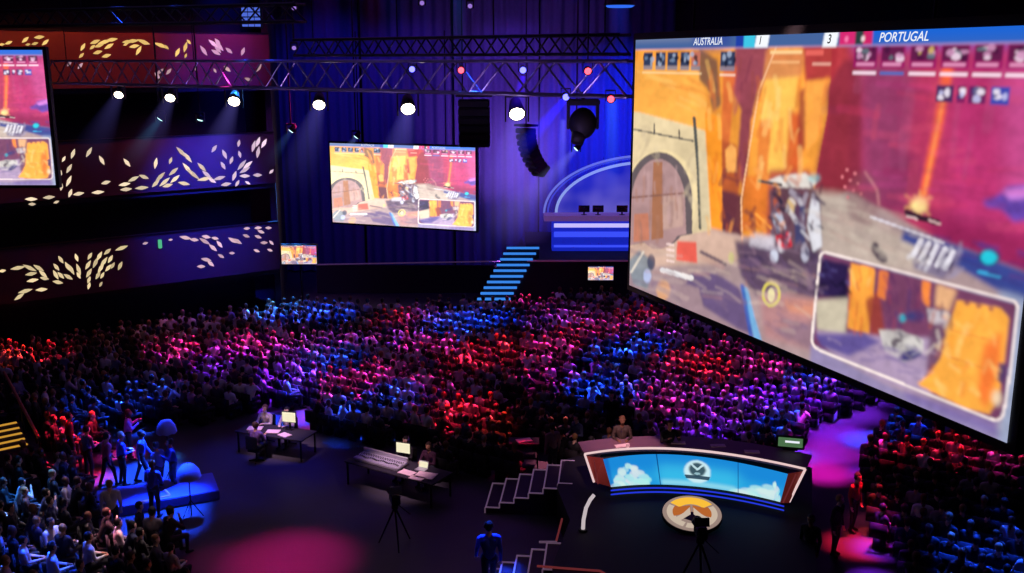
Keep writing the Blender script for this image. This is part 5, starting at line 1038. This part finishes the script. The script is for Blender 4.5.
# floor washes
def fspot(x, y, c, r, pw): t = at_z(x, y, 0); dd = (t-CAM).length; lp = Vector((t.x+1, t.y+2, 17.5)); spot('floor_wash', lp, t, c, pw, 2*math.atan(r*dd/F/16.5)*1.15, 1, .3)
fspot(290, 560, (1, .01, .28), 62, 34000); fspot(225, 560, (.7, .02, .2), 40, 8000); fspot(250, 470, (.03, .03, .9), 90, 9000); fspot(350, 500, (.05, .03, .6), 70, 3000)
fspot(866, 396, (.25, .03, 1), 30, 60000); fspot(846, 412, (.3, .03, 1), 34, 90000); fspot(834, 432, (.4, .02, 1), 34, 90000); fspot(826, 452, (.7, .02, .9), 32, 90000); fspot(822, 472, (1, .01, .55), 28, 110000)
fspot(874, 548, (.3, .03, 1), 20, 90000); fspot(864, 520, (1, .1, .2), 14, 12000); fspot(500, 520, (.2, .05, .4), 30, 1500)
for (x, y, pw) in [(620, 435, 12000), (672, 435, 7000), (735, 445, 6500)]:
    t = at_z(x, y, 2.2); spot('presenter_fill', (t.x-1.5, t.y-9, 15), t, (1, .55, .6), pw, .26, 1, .2)  # added spots without fixtures, to brighten presenters and desktop
for (x, y, pw) in [(278, 428, 14000), (398, 464, 13000)]:
    t = at_z(x, y, .9); spot('table_key', (t.x-2, t.y-6, 16), t, (1, .6, .75), pw, .17, 1, .2)
# dim overall washes
def area(loc, tgt, sx, sy, col, pw):
    d = bpy.data.lights.new('wash', 'AREA'); d.shape = 'RECTANGLE'; d.size = sx; d.size_y = sy; d.color = col; d.energy = pw; o = bpy.data.objects.new('wash', d); C.objects.link(o); o.location = loc
    o.rotation_mode = 'QUATERNION'; o.rotation_quaternion = Vector((0, 0, -1)).rotation_difference((Vector(tgt)-Vector(loc)).normalized())
area((3, 44, 18.5), (3, 42, 0), 26, 14, (.45, .1, 1), 420)
area((-14, 30, 18.5), (-12, 30, 0), 10, 10, (.3, .2, .8), 130); area((18, 26, 18.5), (14, 27, 0), 8, 8, (.3, .2, .6), 60)
# back wall washes (uplights and downlights)
spot('drape_wash', (-10.5, 54, 18), (-11, 61.6, 9), (.03, .04, 1), 1500, 1.3, 1); spot('drape_wash', (-6, 55, 18), (-6, 61.6, 10), (.12, .04, .9), 1300, 1.2, 1)
spot('drape_wash', (0, 54, .8), (.2, 61.6, 9), (.5, .2, .8), 5500, 1.2, 1); spot('drape_wash', (0, 55, 18.3), (0, 61.6, 9), (.3, .1, .9), 2200, 1.2, 1)
spot('drape_wash', (7, 54.5, 14), (6.6, 61.8, 8), (.02, .05, 1), 8000, 1.5, 1)
# balcony front washes
for (s_, z, c, pw) in [(-13, 14, (1, .25, .06), 700), (-9.5, 14, (1, .2, .05), 700), (-6, 14, (1, .15, .06), 600), (-2.0, 14, (.8, .1, .5), 900), (-12, 9.3, (.6, .1, .15), 260), (-5, 9.3, (.6, .1, .25), 420), (-1.5, 9.3, (.25, .1, .9), 500), (-2, 5, (.05, .06, 1), 500), (-5, 5, (.2, .05, .5), 120)]:
    spot('balcony_wash', wall_pt(s_, 2.2, z+2.6), wall_pt(s_, 0, z-.8), c, pw*(.9 if z > 10 else 1.3), 1.6, 1)
spot('balcony_wash', wall_pt(-3, 7, 14), wall_pt(-3.5, 0, 6.5), (.02, .04, 1), 30000, .7, 1); spot('balcony_wash', wall_pt(-2, 6, 5), wall_pt(-2.5, 0, 12), (.03, .03, 1), 9000, .6, 1)
# truss kickers
for f_ in (.12, .3, .48, .64, .8, .95):
    c_ = TLp.lerp(TR, f_); spot('truss_wash', c_+Vector((-1.2, -2.2, -3.2)), c_+Vector((0, 0, -.4)), (.55, .3, 1), 260, 1.5, 1, .1)
# faint world
w = bpy.data.worlds.new('world'); scene.world = w; w.use_nodes = True; bg = w.node_tree.nodes['Background']; bg.inputs[0].default_value = (.10, .07, .4, 1); bg.inputs[1].default_value = .02
scene.view_settings.view_transform = 'Standard'; scene.view_settings.look = 'None'; scene.view_settings.exposure = 0; scene.view_settings.gamma = 1
scene.cycles.use_denoising = True; scene.cycles.max_bounces = 4; scene.cycles.diffuse_bounces = 2; scene.cycles.glossy_bounces = 2; scene.cycles.volume_bounces = 0; scene.cycles.transparent_max_bounces = 16
scene.cycles.sample_clamp_indirect = 3; scene.cycles.use_light_tree = True; scene.cycles.volume_step_rate = 1; scene.cycles.volume_max_steps = 128
